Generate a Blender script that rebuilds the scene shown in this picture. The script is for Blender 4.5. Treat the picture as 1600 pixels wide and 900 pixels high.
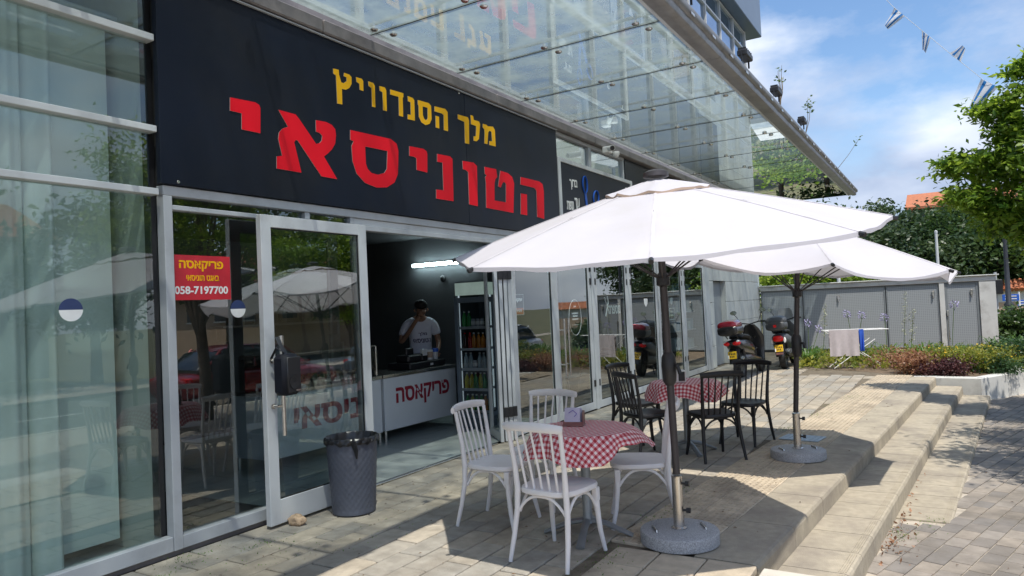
import bpy, math, random
import numpy as np
from mathutils import Vector, Matrix
random.seed(7)
rng = np.random.default_rng(7)
R_ = math.radians
SC = bpy.context.scene
COL = SC.collection
for _o in list(bpy.data.objects):
    bpy.data.objects.remove(_o)

# ---------------------------------------------------------------- camera
cam_d = bpy.data.cameras.new('camera')
cam = bpy.data.objects.new('camera', cam_d)
COL.objects.link(cam)
CR = Matrix(((0.8527172115885125, 0.05397509188052423, 0.5195767955915668),
             (0.5203352975867851, 0.0, -0.8539620472159591),
             (-0.04609267996096197, 0.9985422822577364, -0.028085145495926646)))
cam.matrix_world = Matrix.Translation((0, 0, 1.6)) @ CR.to_4x4()
cam_d.sensor_width = 36
cam_d.lens = 25.11
cam_d.clip_start = 0.05
cam_d.clip_end = 2000
SC.camera = cam
SC.render.resolution_x, SC.render.resolution_y = 1024, 576

def proj(p):
    c = CR.transposed() @ (Vector(p) - Vector((0, 0, 1.6)))
    if c.z > -0.05:
        return None
    return (800 - c.x / c.z * 1116, 450 + c.y / c.z * 1116)

# ---------------------------------------------------------------- light: sun, sky, exposure
TO_SUN = Vector((0.345, -0.28, 1.0)).normalized()
sun_d = bpy.data.lights.new('sun', 'SUN')
sun_d.energy = 3.3
sun_d.angle = R_(0.53)
sun_d.color = (1.0, 0.945, 0.855)
sun = bpy.data.objects.new('sun', sun_d)
sun.rotation_euler = TO_SUN.to_track_quat('Z', 'Y').to_euler()
sun.location = (0, 0, 30)
COL.objects.link(sun)
SC.view_settings.view_transform = 'Standard'
SC.view_settings.look = 'None'
SC.view_settings.exposure = 0.52
SC.view_settings.gamma = 1.0

world = bpy.data.worlds.new('World')
SC.world = world
world.use_nodes = True
wn, wl = world.node_tree.nodes, world.node_tree.links
wn.clear()
def N(t, **k):
    n = wn.new(t)
    for a, b in k.items():
        setattr(n, a, b)
    return n
sky = N('ShaderNodeTexSky', sky_type='NISHITA', sun_disc=False)
sky.sun_elevation = math.asin(TO_SUN.z)
sky.sun_rotation = math.atan2(TO_SUN.x, TO_SUN.y)
sky.air_density = 1.0
sky.dust_density = 0.6
sky.ozone_density = 2.0
bg1 = N('ShaderNodeBackground'); bg1.inputs['Strength'].default_value = 0.135
hs = N('ShaderNodeHueSaturation'); hs.inputs['Saturation'].default_value = 1.10
wl.new(sky.outputs[0], hs.inputs['Color']); wl.new(hs.outputs[0], bg1.inputs['Color'])
tc = N('ShaderNodeTexCoord')
mp = N('ShaderNodeMapping'); mp.inputs['Scale'].default_value = (1.0, 1.0, 2.1)
mp.inputs['Location'].default_value = (0.35, 0.1, 0.0)
wl.new(tc.outputs['Generated'], mp.inputs['Vector'])
ns = N('ShaderNodeTexNoise'); ns.inputs['Scale'].default_value = 2.6; ns.inputs['Detail'].default_value = 9; ns.inputs['Roughness'].default_value = 0.56
wl.new(mp.outputs[0], ns.inputs['Vector'])
rp = N('ShaderNodeValToRGB')
rp.color_ramp.elements[0].position = 0.425; rp.color_ramp.elements[0].color = (0, 0, 0, 1)
rp.color_ramp.elements[1].position = 0.575; rp.color_ramp.elements[1].color = (0.92, 0.92, 0.92, 1)
# more cloud towards the horizon
sep = N('ShaderNodeSeparateXYZ'); wl.new(tc.outputs['Generated'], sep.inputs[0])
mr = N('ShaderNodeMapRange'); mr.inputs['From Min'].default_value = 0.02; mr.inputs['From Max'].default_value = 0.42
mr.inputs['To Min'].default_value = 0.16; mr.inputs['To Max'].default_value = -0.05
wl.new(sep.outputs['Z'], mr.inputs['Value'])
ad = N('ShaderNodeMath', operation='ADD'); wl.new(ns.outputs['Fac'], ad.inputs[0]); wl.new(mr.outputs[0], ad.inputs[1])
wl.new(ad.outputs[0], rp.inputs['Fac'])
ns2 = N('ShaderNodeTexNoise'); ns2.inputs['Scale'].default_value = 5.0; ns2.inputs['Detail'].default_value = 6
wl.new(mp.outputs[0], ns2.inputs['Vector'])
rp2 = N('ShaderNodeValToRGB')
rp2.color_ramp.elements[0].position = 0.36; rp2.color_ramp.elements[0].color = (0.30, 0.36, 0.50, 1)
rp2.color_ramp.elements[1].position = 0.66; rp2.color_ramp.elements[1].color = (0.66, 0.70, 0.78, 1)
wl.new(ns2.outputs['Fac'], rp2.inputs['Fac'])
bg2 = N('ShaderNodeBackground'); bg2.inputs['Strength'].default_value = 1.08
wl.new(rp2.outputs['Color'], bg2.inputs['Color'])
mx = N('ShaderNodeMixShader')
wl.new(rp.outputs['Color'], mx.inputs['Fac']); wl.new(bg1.outputs[0], mx.inputs[1]); wl.new(bg2.outputs[0], mx.inputs[2])
wo = N('ShaderNodeOutputWorld'); wl.new(mx.outputs[0], wo.inputs['Surface'])
SC.cycles.max_bounces = 10
SC.cycles.transparent_max_bounces = 24
SC.cycles.caustics_reflective = False
SC.cycles.caustics_refractive = False
SC.cycles.use_denoising = True

# ---------------------------------------------------------------- materials
MATS = {}
def _nt(name):
    m = bpy.data.materials.new(name); m.use_nodes = True
    return m, m.node_tree.nodes, m.node_tree.links, m.node_tree.nodes['Principled BSDF']

def mat(name, col, rough=0.5, metal=0.0, var=0.12, scale=6.0, bump=0.0, bscale=60.0, rnd=0.0, spec=0.5, emit=0.0, dirt=None, dscale=1.3, dthr=0.55, space='world', coat=0.0, trans=0.0, col2=None):
    """procedural surface: base colour with noise variation, per-object variation, soft stains and fine relief"""
    if name in MATS:
        return MATS[name]
    m, n, l, b = _nt(name)
    if space == 'world':
        g = n.new('ShaderNodeNewGeometry'); vec = g.outputs['Position']
    else:
        g = n.new('ShaderNodeTexCoord'); vec = g.outputs['Object']
    c = n.new('ShaderNodeRGB'); c.outputs[0].default_value = (*col, 1)
    out = c.outputs[0]
    if col2 is not None:      # each piece leans towards one of two tones
        oi_ = n.new('ShaderNodeObjectInfo'); gi_ = n.new('ShaderNodeNewGeometry')
        sm = n.new('ShaderNodeMath'); sm.operation = 'ADD'; l.new(oi_.outputs['Random'], sm.inputs[0]); l.new(gi_.outputs['Random Per Island'], sm.inputs[1])
        fr_ = n.new('ShaderNodeMath'); fr_.operation = 'FRACT'; l.new(sm.outputs[0], fr_.inputs[0])
        m0 = n.new('ShaderNodeMix'); m0.data_type = 'RGBA'; l.new(fr_.outputs[0], m0.inputs[0]); l.new(out, m0.inputs[6]); m0.inputs[7].default_value = (*col2, 1)
        out = m0.outputs[2]
    t = n.new('ShaderNodeTexNoise'); t.inputs['Scale'].default_value = scale; t.inputs['Detail'].default_value = 5
    l.new(vec, t.inputs['Vector'])
    mrn = n.new('ShaderNodeMapRange'); mrn.inputs['From Min'].default_value = 0.3; mrn.inputs['From Max'].default_value = 0.7
    mrn.inputs['To Min'].default_value = 1 - var; mrn.inputs['To Max'].default_value = 1 + var
    l.new(t.outputs['Fac'], mrn.inputs['Value'])
    val = mrn.outputs[0]
    if rnd:
        oi = n.new('ShaderNodeObjectInfo')
        m2 = n.new('ShaderNodeMapRange'); m2.inputs['To Min'].default_value = 1 - rnd; m2.inputs['To Max'].default_value = 1 + rnd
        l.new(oi.outputs['Random'], m2.inputs['Value'])
        mu = n.new('ShaderNodeMath'); mu.operation = 'MULTIPLY'
        l.new(val, mu.inputs[0]); l.new(m2.outputs[0], mu.inputs[1]); val = mu.outputs[0]
    vm = n.new('ShaderNodeVectorMath'); vm.operation = 'SCALE'
    l.new(out, vm.inputs[0]); l.new(val, vm.inputs['Scale']); out = vm.outputs[0]
    if dirt is not None:
        t2 = n.new('ShaderNodeTexNoise'); t2.inputs['Scale'].default_value = dscale; t2.inputs['Detail'].default_value = 8; t2.inputs['Roughness'].default_value = 0.65
        l.new(vec, t2.inputs['Vector'])
        m3 = n.new('ShaderNodeMapRange'); m3.inputs['From Min'].default_value = dthr - 0.1; m3.inputs['From Max'].default_value = dthr + 0.12
        l.new(t2.outputs['Fac'], m3.inputs['Value'])
        mi = n.new('ShaderNodeMix'); mi.data_type = 'RGBA'
        l.new(m3.outputs[0], mi.inputs[0]); l.new(out, mi.inputs[6]); mi.inputs[7].default_value = (*dirt, 1)
        out = mi.outputs[2]
    l.new(out, b.inputs['Base Color'])
    b.inputs['Roughness'].default_value = rough
    b.inputs['Metallic'].default_value = metal
    b.inputs['Specular IOR Level'].default_value = spec
    if coat:
        b.inputs['Coat Weight'].default_value = coat; b.inputs['Coat Roughness'].default_value = 0.05
    if emit:
        l.new(out, b.inputs['Emission Color']); b.inputs['Emission Strength'].default_value = emit
    if bump:
        t3 = n.new('ShaderNodeTexNoise'); t3.inputs['Scale'].default_value = bscale; t3.inputs['Detail'].default_value = 4
        l.new(vec, t3.inputs['Vector'])
        bu = n.new('ShaderNodeBump'); bu.inputs['Strength'].default_value = bump; bu.inputs['Distance'].default_value = 0.01
        l.new(t3.outputs['Fac'], bu.inputs['Height']); l.new(bu.outputs[0], b.inputs['Normal'])
    if trans:
        tr = n.new('ShaderNodeBsdfTranslucent'); l.new(out, tr.inputs['Color'])
        ms = n.new('ShaderNodeMixShader'); ms.inputs[0].default_value = trans
        l.new(b.outputs[0], ms.inputs[1]); l.new(tr.outputs[0], ms.inputs[2])
        l.new(ms.outputs[0], n['Material Output'].inputs['Surface'])
    MATS[name] = m
    return m

def glass(name, tint, refl=1.0, ior=1.5, film=0.0, filmcol=(0.5, 0.6, 0.58), rough=0.0, wav=0.0):
    if name in MATS:
        return MATS[name]
    m, n, l, b = _nt(name)
    n.remove(b)
    tr = n.new('ShaderNodeBsdfTransparent'); tr.inputs['Color'].default_value = (*tint, 1)
    gl = n.new('ShaderNodeBsdfGlossy'); gl.inputs['Roughness'].default_value = rough
    gl.inputs['Color'].default_value = (0.93, 0.97, 0.96, 1)
    fr = n.new('ShaderNodeFresnel'); fr.inputs['IOR'].default_value = ior
    mu = n.new('ShaderNodeMath'); mu.operation = 'MULTIPLY'; mu.use_clamp = True; mu.inputs[1].default_value = refl
    l.new(fr.outputs[0], mu.inputs[0])
    base = tr.outputs[0]
    if wav:
        g = n.new('ShaderNodeNewGeometry')
        t = n.new('ShaderNodeTexNoise'); t.inputs['Scale'].default_value = 0.9; t.inputs['Detail'].default_value = 1
        l.new(g.outputs['Position'], t.inputs['Vector'])
        bu = n.new('ShaderNodeBump'); bu.inputs['Strength'].default_value = wav; bu.inputs['Distance'].default_value = 0.02
        l.new(t.outputs['Fac'], bu.inputs['Height']); l.new(bu.outputs[0], gl.inputs['Normal'])
    if film:
        df = n.new('ShaderNodeBsdfDiffuse'); df.inputs['Color'].default_value = (*filmcol, 1)
        tl = n.new('ShaderNodeBsdfTranslucent'); tl.inputs['Color'].default_value = (*filmcol, 1)
        ad_ = n.new('ShaderNodeMixShader'); ad_.inputs[0].default_value = 0.5
        l.new(df.outputs[0], ad_.inputs[1]); l.new(tl.outputs[0], ad_.inputs[2])
        mf = n.new('ShaderNodeMixShader')
        g2 = n.new('ShaderNodeNewGeometry')
        t5 = n.new('ShaderNodeTexNoise'); t5.inputs['Scale'].default_value = 3.5; t5.inputs['Detail'].default_value = 7
        l.new(g2.outputs['Position'], t5.inputs['Vector'])
        m5 = n.new('ShaderNodeMapRange'); m5.inputs['From Min'].default_value = 0.3; m5.inputs['From Max'].default_value = 0.75
        m5.inputs['To Min'].default_value = film * 0.5; m5.inputs['To Max'].default_value = film * 1.6
        l.new(t5.outputs['Fac'], m5.inputs['Value']); l.new(m5.outputs[0], mf.inputs[0])
        l.new(base, mf.inputs[1]); l.new(ad_.outputs[0], mf.inputs[2])
        base = mf.outputs[0]
    ms = n.new('ShaderNodeMixShader')
    l.new(mu.outputs[0], ms.inputs[0]); l.new(base, ms.inputs[1]); l.new(gl.outputs[0], ms.inputs[2])
    # a pane is a thin solid: tint and reflection belong to the face a ray enters by, it leaves freely by the other
    gb = n.new('ShaderNodeNewGeometry'); t0 = n.new('ShaderNodeBsdfTransparent'); mb_ = n.new('ShaderNodeMixShader')
    l.new(gb.outputs['Backfacing'], mb_.inputs[0]); l.new(ms.outputs[0], mb_.inputs[1]); l.new(t0.outputs[0], mb_.inputs[2])
    l.new(mb_.outputs[0], n['Material Output'].inputs['Surface'])
    MATS[name] = m
    return m

def leafmat(name, c1, c2, tl=0.45, scale=1.6):
    if name in MATS:
        return MATS[name]
    m, n, l, b = _nt(name)
    g = n.new('ShaderNodeNewGeometry')
    t = n.new('ShaderNodeTexNoise'); t.inputs['Scale'].default_value = scale; t.inputs['Detail'].default_value = 3
    l.new(g.outputs['Position'], t.inputs['Vector'])
    w = n.new('ShaderNodeTexWhiteNoise'); w.noise_dimensions = '3D'
    sn = n.new('ShaderNodeVectorMath'); sn.operation = 'SNAP'; sn.inputs[1].default_value = (0.11, 0.11, 0.11)
    l.new(g.outputs['Position'], sn.inputs[0]); l.new(sn.outputs[0], w.inputs['Vector'])
    ad2 = n.new('ShaderNodeMath'); ad2.operation = 'MULTIPLY_ADD'; ad2.inputs[1].default_value = 0.5; 
    l.new(w.outputs['Value'], ad2.inputs[0]); l.new(t.outputs['Fac'], ad2.inputs[2])
    m1 = n.new('ShaderNodeMapRange'); m1.inputs['From Min'].default_value = 0.45; m1.inputs['From Max'].default_value = 1.05
    l.new(ad2.outputs[0], m1.inputs['Value'])
    mi = n.new('ShaderNodeMix'); mi.data_type = 'RGBA'
    mi.inputs[6].default_value = (*c1, 1); mi.inputs[7].default_value = (*c2, 1)
    l.new(m1.outputs[0], mi.inputs[0])
    l.new(mi.outputs[2], b.inputs['Base Color'])
    b.inputs['Roughness'].default_value = 0.45
    tr = n.new('ShaderNodeBsdfTranslucent')
    hs = n.new('ShaderNodeHueSaturation'); hs.inputs['Value'].default_value = 1.6; hs.inputs['Hue'].default_value = 0.485
    l.new(mi.outputs[2], hs.inputs['Color']); l.new(hs.outputs[0], tr.inputs['Color'])
    ms = n.new('ShaderNodeMixShader'); ms.inputs[0].default_value = tl
    l.new(b.outputs[0], ms.inputs[1]); l.new(tr.outputs[0], ms.inputs[2])
    l.new(ms.outputs[0], n['Material Output'].inputs['Surface'])
    MATS[name] = m
    return m

def gingham(name):
    m, n, l, b = _nt(name)
    uv = n.new('ShaderNodeUVMap')
    s = n.new('ShaderNodeSeparateXYZ'); l.new(uv.outputs[0], s.inputs[0])
    outs = []
    for ax in ('X', 'Y'):
        d = n.new('ShaderNodeMath'); d.operation = 'MULTIPLY'; d.inputs[1].default_value = 1 / 0.037
        l.new(s.outputs[ax], d.inputs[0])
        f = n.new('ShaderNodeMath'); f.operation = 'FRACT'; l.new(d.outputs[0], f.inputs[0])
        g = n.new('ShaderNodeMath'); g.operation = 'GREATER_THAN'; g.inputs[1].default_value = 0.5
        l.new(f.outputs[0], g.inputs[0]); outs.append(g)
    a = n.new('ShaderNodeMath'); a.operation = 'ADD'; l.new(outs[0].outputs[0], a.inputs[0]); l.new(outs[1].outputs[0], a.inputs[1])
    h = n.new('ShaderNodeMath'); h.operation = 'MULTIPLY'; h.inputs[1].default_value = 0.5; l.new(a.outputs[0], h.inputs[0])
    r = n.new('ShaderNodeValToRGB'); r.color_ramp.interpolation = 'CONSTANT'
    r.color_ramp.elements[0].position = 0.0; r.color_ramp.elements[0].color = (0.84, 0.72, 0.72, 1)
    e = r.color_ramp.elements.new(0.3); e.color = (0.66, 0.22, 0.25, 1)
    r.color_ramp.elements[2].position = 0.75; r.color_ramp.elements[2].color = (0.40, 0.018, 0.03, 1)
    l.new(h.outputs[0], r.inputs['Fac']); l.new(r.outputs[0], b.inputs['Base Color'])
    b.inputs['Roughness'].default_value = 0.8
    b.inputs['Sheen Weight'].default_value = 0.2
    MATS[name] = m
    return m

# ---------------------------------------------------------------- mesh builder
class MB:
    def __init__(s):
        s.v = []; s.f = []; s.mi = []; s.uv = None; s.m = 0
    def add(s, vs, fs):
        o = len(s.v); s.v.extend(tuple(map(float, p)) for p in vs)
        for f in fs:
            s.f.append(tuple(i + o for i in f)); s.mi.append(s.m)
        return s
    def box(s, x0, x1, y0, y1, z0, z1, b=0.0, M=None):
        if b <= 0:
            vs = [(x, y, z) for x in (x0, x1) for y in (y0, y1) for z in (z0, z1)]
            fs = [(0, 1, 3, 2), (4, 6, 7, 5), (0, 4, 5, 1), (2, 3, 7, 6), (0, 2, 6, 4), (1, 5, 7, 3)]
        else:
            b = min(b, (x1 - x0) / 2.01, (y1 - y0) / 2.01, (z1 - z0) / 2.01)
            vs = []; idx = {}
            for i, (x, sx) in enumerate(((x0, 1), (x1, -1))):
                for j, (y, sy) in enumerate(((y0, 1), (y1, -1))):
                    for k, (z, sz) in enumerate(((z0, 1), (z1, -1))):
                        idx[i, j, k, 0] = len(vs); vs.append((x, y + sy * b, z + sz * b))
                        idx[i, j, k, 1] = len(vs); vs.append((x + sx * b, y, z + sz * b))
                        idx[i, j, k, 2] = len(vs); vs.append((x + sx * b, y + sy * b, z))
            q = idx
            fs = [(q[0,0,0,0], q[0,0,1,0], q[0,1,1,0], q[0,1,0,0]), (q[1,0,0,0], q[1,1,0,0], q[1,1,1,0], q[1,0,1,0]),
                  (q[0,0,0,1], q[1,0,0,1], q[1,0,1,1], q[0,0,1,1]), (q[0,1,0,1], q[0,1,1,1], q[1,1,1,1], q[1,1,0,1]),
                  (q[0,0,0,2], q[0,1,0,2], q[1,1,0,2], q[1,0,0,2]), (q[0,0,1,2], q[1,0,1,2], q[1,1,1,2], q[0,1,1,2])]
            for i in (0, 1):
                for j in (0, 1):
                    fs.append((q[i,j,0,0], q[i,j,1,0], q[i,j,1,1], q[i,j,0,1]))
                    fs.append((q[i,0,j,0], q[i,1,j,0], q[i,1,j,2], q[i,0,j,2]))
                    fs.append((q[0,i,j,1], q[1,i,j,1], q[1,i,j,2], q[0,i,j,2]))
                    for k in (0, 1):
                        fs.append((q[i,j,k,0], q[i,j,k,1], q[i,j,k,2]))
        if M is not None:
            vs = [tuple(M @ Vector(p)) for p in vs]
        return s.add(vs, fs)
    def tube(s, pts, rad, n=8, caps=True, sq=None):
        pts = [Vector(p) for p in pts]
        if not hasattr(rad, '__len__'):
            rad = [rad] * len(pts)
        vs = []; up = None
        for i, p in enumerate(pts):
            d = (pts[min(i + 1, len(pts) - 1)] - pts[max(i - 1, 0)]).normalized()
            if up is None:
                up = Vector((0, 0, 1)) if abs(d.z) < 0.9 else Vector((0, 1, 0))
            a = d.cross(up).normalized(); bb = a.cross(d).normalized(); up = bb
            r = rad[i]; rx, ry = (r if hasattr(r, '__len__') else (r, r))
            for k in range(n):
                t = 2 * math.pi * (k + 0.5) / n
                vs.append(tuple(p + a * (rx * math.cos(t)) + bb * (ry * math.sin(t))))
        fs = []
        for i in range(len(pts) - 1):
            for k in range(n):
                k2 = (k + 1) % n
                fs.append((i * n + k, i * n + k2, (i + 1) * n + k2, (i + 1) * n + k))
        if caps:
            fs.append(tuple(range(n - 1, -1, -1))); fs.append(tuple((len(pts) - 1) * n + k for k in range(n)))
        return s.add(vs, fs)
    def lathe(s, prof, c=(0, 0, 0), n=24, cap0=True, cap1=True, M=None):
        vs = []
        for r, z in prof:
            for k in range(n):
                t = 2 * math.pi * k / n
                vs.append((c[0] + r * math.cos(t), c[1] + r * math.sin(t), c[2] + z))
        fs = []
        for i in range(len(prof) - 1):
            for k in range(n):
                k2 = (k + 1) % n
                fs.append((i * n + k, i * n + k2, (i + 1) * n + k2, (i + 1) * n + k))
        if cap0: fs.append(tuple(range(n - 1, -1, -1)))
        if cap1: fs.append(tuple((len(prof) - 1) * n + k for k in range(n)))
        if M is not None:
            vs = [tuple(M @ Vector(p)) for p in vs]
        return s.add(vs, fs)
    def prism(s, poly, d, f):
        """poly: 2D outline; f(u, v, w) -> 3D; w runs 0..d"""
        n = len(poly)
        vs = [f(u, v, 0) for u, v in poly] + [f(u, v, d) for u, v in poly]
        fs = [tuple(range(n - 1, -1, -1)), tuple(range(n, 2 * n))]
        fs += [(i, (i + 1) % n, n + (i + 1) % n, n + i) for i in range(n)]
        return s.add(vs, fs)
    def grid(s, P, closed=False):
        h = len(P); w = len(P[0])
        vs = [p for row in P for p in row]
        fs = []
        for i in range(h - 1):
            for j in range(w - (0 if closed else 1)):
                j2 = (j + 1) % w
                fs.append((i * w + j, i * w + j2, (i + 1) * w + j2, (i + 1) * w + j))
        return s.add(vs, fs)
    def loft(s, secs, n=20, e=2.0, caps=True):
        """secs: (y, cx, cz, rx, rz[, e]) superellipse rings along Y"""
        P = []
        for sec in secs:
            y, cx, cz, rx, rz = sec[:5]; ee = sec[5] if len(sec) > 5 else e
            row = []
            for k in range(n):
                t = 2 * math.pi * k / n; c, si = math.cos(t), math.sin(t)
                row.append((cx + rx * math.copysign(abs(c) ** (2 / ee), c), y, cz + rz * math.copysign(abs(si) ** (2 / ee), si)))
            P.append(row)
        o = len(s.v)
        s.grid(P, closed=True)
        if caps:
            s.f.append(tuple(o + k for k in range(n))); s.mi.append(s.m)
            s.f.append(tuple(o + (len(P) - 1) * n + k for k in range(n - 1, -1, -1))); s.mi.append(s.m)
        return s
    def mesh(s, name, mats, smooth=False, off=None):
        me = bpy.data.meshes.new(name)
        v = s.v
        if off is not None:
            v = [(p[0] - off[0], p[1] - off[1], p[2] - off[2]) for p in v]
        me.from_pydata(v, [], s.f)
        if not isinstance(mats, (list, tuple)):
            mats = [mats]
        for m in mats:
            me.materials.append(m)
        if len(mats) > 1:
            me.polygons.foreach_set('material_index', s.mi)
        if s.uv is not None:
            u = me.uv_layers.new(name='UVMap')
            for lo in me.loops:
                u.data[lo.index].uv = s.uv[lo.vertex_index]
        import bmesh
        bm = bmesh.new(); bm.from_mesh(me); bmesh.ops.recalc_face_normals(bm, faces=bm.faces); bm.to_mesh(me); bm.free()
        if smooth:
            me.polygons.foreach_set('use_smooth', [True] * len(me.polygons))
            try:
                me.set_sharp_from_angle(angle=R_(40))
            except Exception:
                pass
        me.update()
        return me
    def part(s, name, mats, parent=None, smooth=False, label=None, world=True):
        """link as ONE mesh object; coordinates given in world space are shifted into the parent's space"""
        off = None
        if parent is not None and world:
            off = absloc(parent)
        me = s.mesh(name, mats, smooth, off)
        o = bpy.data.objects.new(name, me); COL.objects.link(o)
        if parent is not None:
            o.parent = parent
        if label:
            o['label'] = label
        return o

def absloc(o):
    v = Vector((0, 0, 0))
    while o is not None:
        v = v + o.location; o = o.parent
    return v

def tag(o, label=None, cat=None, group=None, kind=None):
    if label: o['label'] = label
    if cat: o['category'] = cat
    if group: o['group'] = group
    if kind: o['kind'] = kind
    return o
def thing(name, label, cat, loc=(0, 0, 0), rz=0.0, group=None):
    o = bpy.data.objects.new(name, None); COL.objects.link(o)
    o.location = loc; o.rotation_euler = (0, 0, rz); o.empty_display_size = 0.1
    return tag(o, label, cat, group)
def struct(name, mb, m, smooth=False):
    o = mb.part(name, m, None, smooth); o['kind'] = 'structure'
    return o
def copy_tree(o, parent=None):
    c = o.copy(); COL.objects.link(c)
    if parent is not None:
        c.parent = parent; c.matrix_parent_inverse = o.matrix_parent_inverse
    for ch in list(o.children):
        copy_tree(ch, c)
    return c
def inst(name, me, parent, loc=(0, 0, 0), rot=(0, 0, 0), sc=None):
    """object sharing a mesh; loc in the parent's space"""
    o = bpy.data.objects.new(name, me); COL.objects.link(o); o.parent = parent
    o.location = loc; o.rotation_euler = rot
    if sc: o.scale = sc
    return o

_txtcache = {}
def text_mesh(s, bold=0.0, depth=0.004):
    """lettering laid in the x-y plane, lower-left at the origin, one unit high (Hebrew given in reading order, reversed for display)"""
    heb = any('\u0590' <= ch <= '\u05ff' for ch in s)
    d = s[::-1] if heb else s
    cu = bpy.data.curves.new('lettering', 'FONT'); cu.body = d; cu.size = 1.0; cu.offset = bold; cu.extrude = depth; cu.resolution_u = 4
    o = bpy.data.objects.new('lettering', cu); COL.objects.link(o)
    dg = bpy.context.evaluated_depsgraph_get(); dg.update()
    me = bpy.data.meshes.new_from_object(o.evaluated_get(dg))
    bpy.data.objects.remove(o)
    v = np.array([p.co[:] for p in me.vertices])
    lo, hi = v.min(0), v.max(0)
    f = [tuple(p.vertices) for p in me.polygons]
    bpy.data.meshes.remove(me)
    return (v - lo) / np.array([hi[0] - lo[0], hi[1] - lo[1], 1.0]), f, (hi - lo)
def put_text(mb, s, org, ux, uy, w, h=None, bold=0.02, depth=0.02, out=None):
    """fit the word s in a w x h box at org spanned by unit vectors ux, uy"""
    v, f, ext = text_mesh(s, bold, 0.1)
    if h is None: h = w * ext[1] / ext[0]
    org, ux, uy = Vector(org), Vector(ux), Vector(uy); nz = ux.cross(uy)
    zmax = max(1e-6, v[:, 2].max())
    pts = [tuple(org + ux * (p[0] * w) + uy * (p[1] * h) + nz * (p[2] / zmax * depth)) for p in v]
    mb.add(pts, f)
    return mb

# leaves -----------------------------------------------------------------
def leaf_cloud(pos, size, droop=0.0, seed=0, long=1.0):
    """pos Nx3; each leaf is a folded diamond; returns vertices, faces"""
    r = np.random.default_rng(seed); n = len(pos)
    d = r.normal(size=(n, 3)); d[:, 2] = d[:, 2] * 0.6 - droop; d /= np.linalg.norm(d, axis=1)[:, None]
    u = r.normal(size=(n, 3)); u[:, 2] += 1.1
    sd = np.cross(d, u); sd /= np.linalg.norm(sd, axis=1)[:, None] + 1e-9
    up = np.cross(sd, d)
    s = size * r.uniform(0.65, 1.3, (n, 1))
    a = pos; b = pos + d * s * long
    m1 = pos + d * s * long * 0.45 + sd * s * 0.28 + up * s * 0.06
    m2 = pos + d * s * long * 0.45 - sd * s * 0.28 + up * s * 0.06
    V = np.stack([a, m1, b, m2], 1).reshape(-1, 3)
    F = np.arange(4 * n).reshape(n, 4)
    F = np.concatenate([F[:, [0, 1, 2]], F[:, [0, 2, 3]]])
    return V, F
def leaf_obj(name, V, F, m, parent, off=None):
    me = bpy.data.meshes.new(name)
    if off is None and parent is not None: off = absloc(parent)
    if off is not None: V = V - np.array(off)
    me.vertices.add(len(V)); me.vertices.foreach_set('co', V.astype(np.float32).ravel())
    nf, k = F.shape
    me.loops.add(nf * k); me.loops.foreach_set('vertex_index', F.astype(np.int32).ravel())
    me.polygons.add(nf); me.polygons.foreach_set('loop_start', np.arange(0, nf * k, k, dtype=np.int32))
    me.polygons.foreach_set('loop_total', np.full(nf, k, dtype=np.int32))
    me.materials.append(m); me.update(calc_edges=True)
    o = bpy.data.objects.new(name, me); COL.objects.link(o)
    if parent is not None: o.parent = parent
    return o
def clumps(c, rad, n, m, spread, seed, shell=0.6):
    """n clump centres in an ellipsoid, m points each"""
    r = np.random.default_rng(seed)
    d = r.normal(size=(n, 3)); d /= np.linalg.norm(d, axis=1)[:, None]
    q = r.uniform(shell, 1.0, (n, 1)) ** 0.6
    cc = np.array(c) + d * q * np.array(rad) * r.uniform(0.8, 1.1, (n, 1))
    sp = spread * r.uniform(0.6, 1.4, (n, 1, 1))
    p = cc[:, None, :] + r.normal(size=(n, m, 3)) * sp * np.array([1, 1, 0.6])
    return cc, p.reshape(-1, 3)
def tree(name, label, loc, h, rad, leafm, barkm, seed, nclump=70, per=200, leaf=0.12, spread=0.35, trunk_h=None, group=None, r0=0.14, cz=None, long=1.0, cat='tree', extra=None, shell=0.55):
    t = thing(name, label, cat, loc, 0, group)
    cz = cz if cz is not None else h - rad[2]
    c = np.array([loc[0], loc[1], loc[2] + cz])
    cc, p = clumps(c, rad, nclump, per, spread, seed, shell)
    if extra is not None:
        r = np.random.default_rng(seed + 5)
        ex = np.array(extra)
        cc = np.concatenate([cc, ex])
        p = np.concatenate([p, (ex[:, None, :] + r.normal(size=(len(ex), per, 3)) * spread * np.array([0.75, 0.75, 0.5])).reshape(-1, 3)])
    V, F = leaf_cloud(p, leaf, 0.35, seed, long)
    leaf_obj('crown', V, F, leafm, t)
    mb = MB(); th = trunk_h or cz * 0.75
    base = Vector(loc); top = base + Vector((0.06 * h * 0.3, 0, th))
    mb.tube([base + Vector((0, 0, -0.1)), base + Vector((0.01, 0.02, th * 0.4)), top], [r0 * 1.15, r0 * 0.9, r0 * 0.7], 9)
    rr = random.Random(seed)
    for i in rr.sample(range(len(cc)), min(len(cc), 26)) + (list(range(nclump, len(cc)))):
        e = Vector(cc[i]); mid = top.lerp(e, 0.5) + Vector((rr.uniform(-.1, .1), rr.uniform(-.1, .1), 0.12 * (e - top).length))
        mb.tube([top - Vector((0, 0, rr.uniform(0, 0.25) * th)), mid, e], [r0 * 0.38, r0 * 0.2, r0 * 0.06], 5)
    mb.part('trunk', barkm, t, True)
    return t
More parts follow.
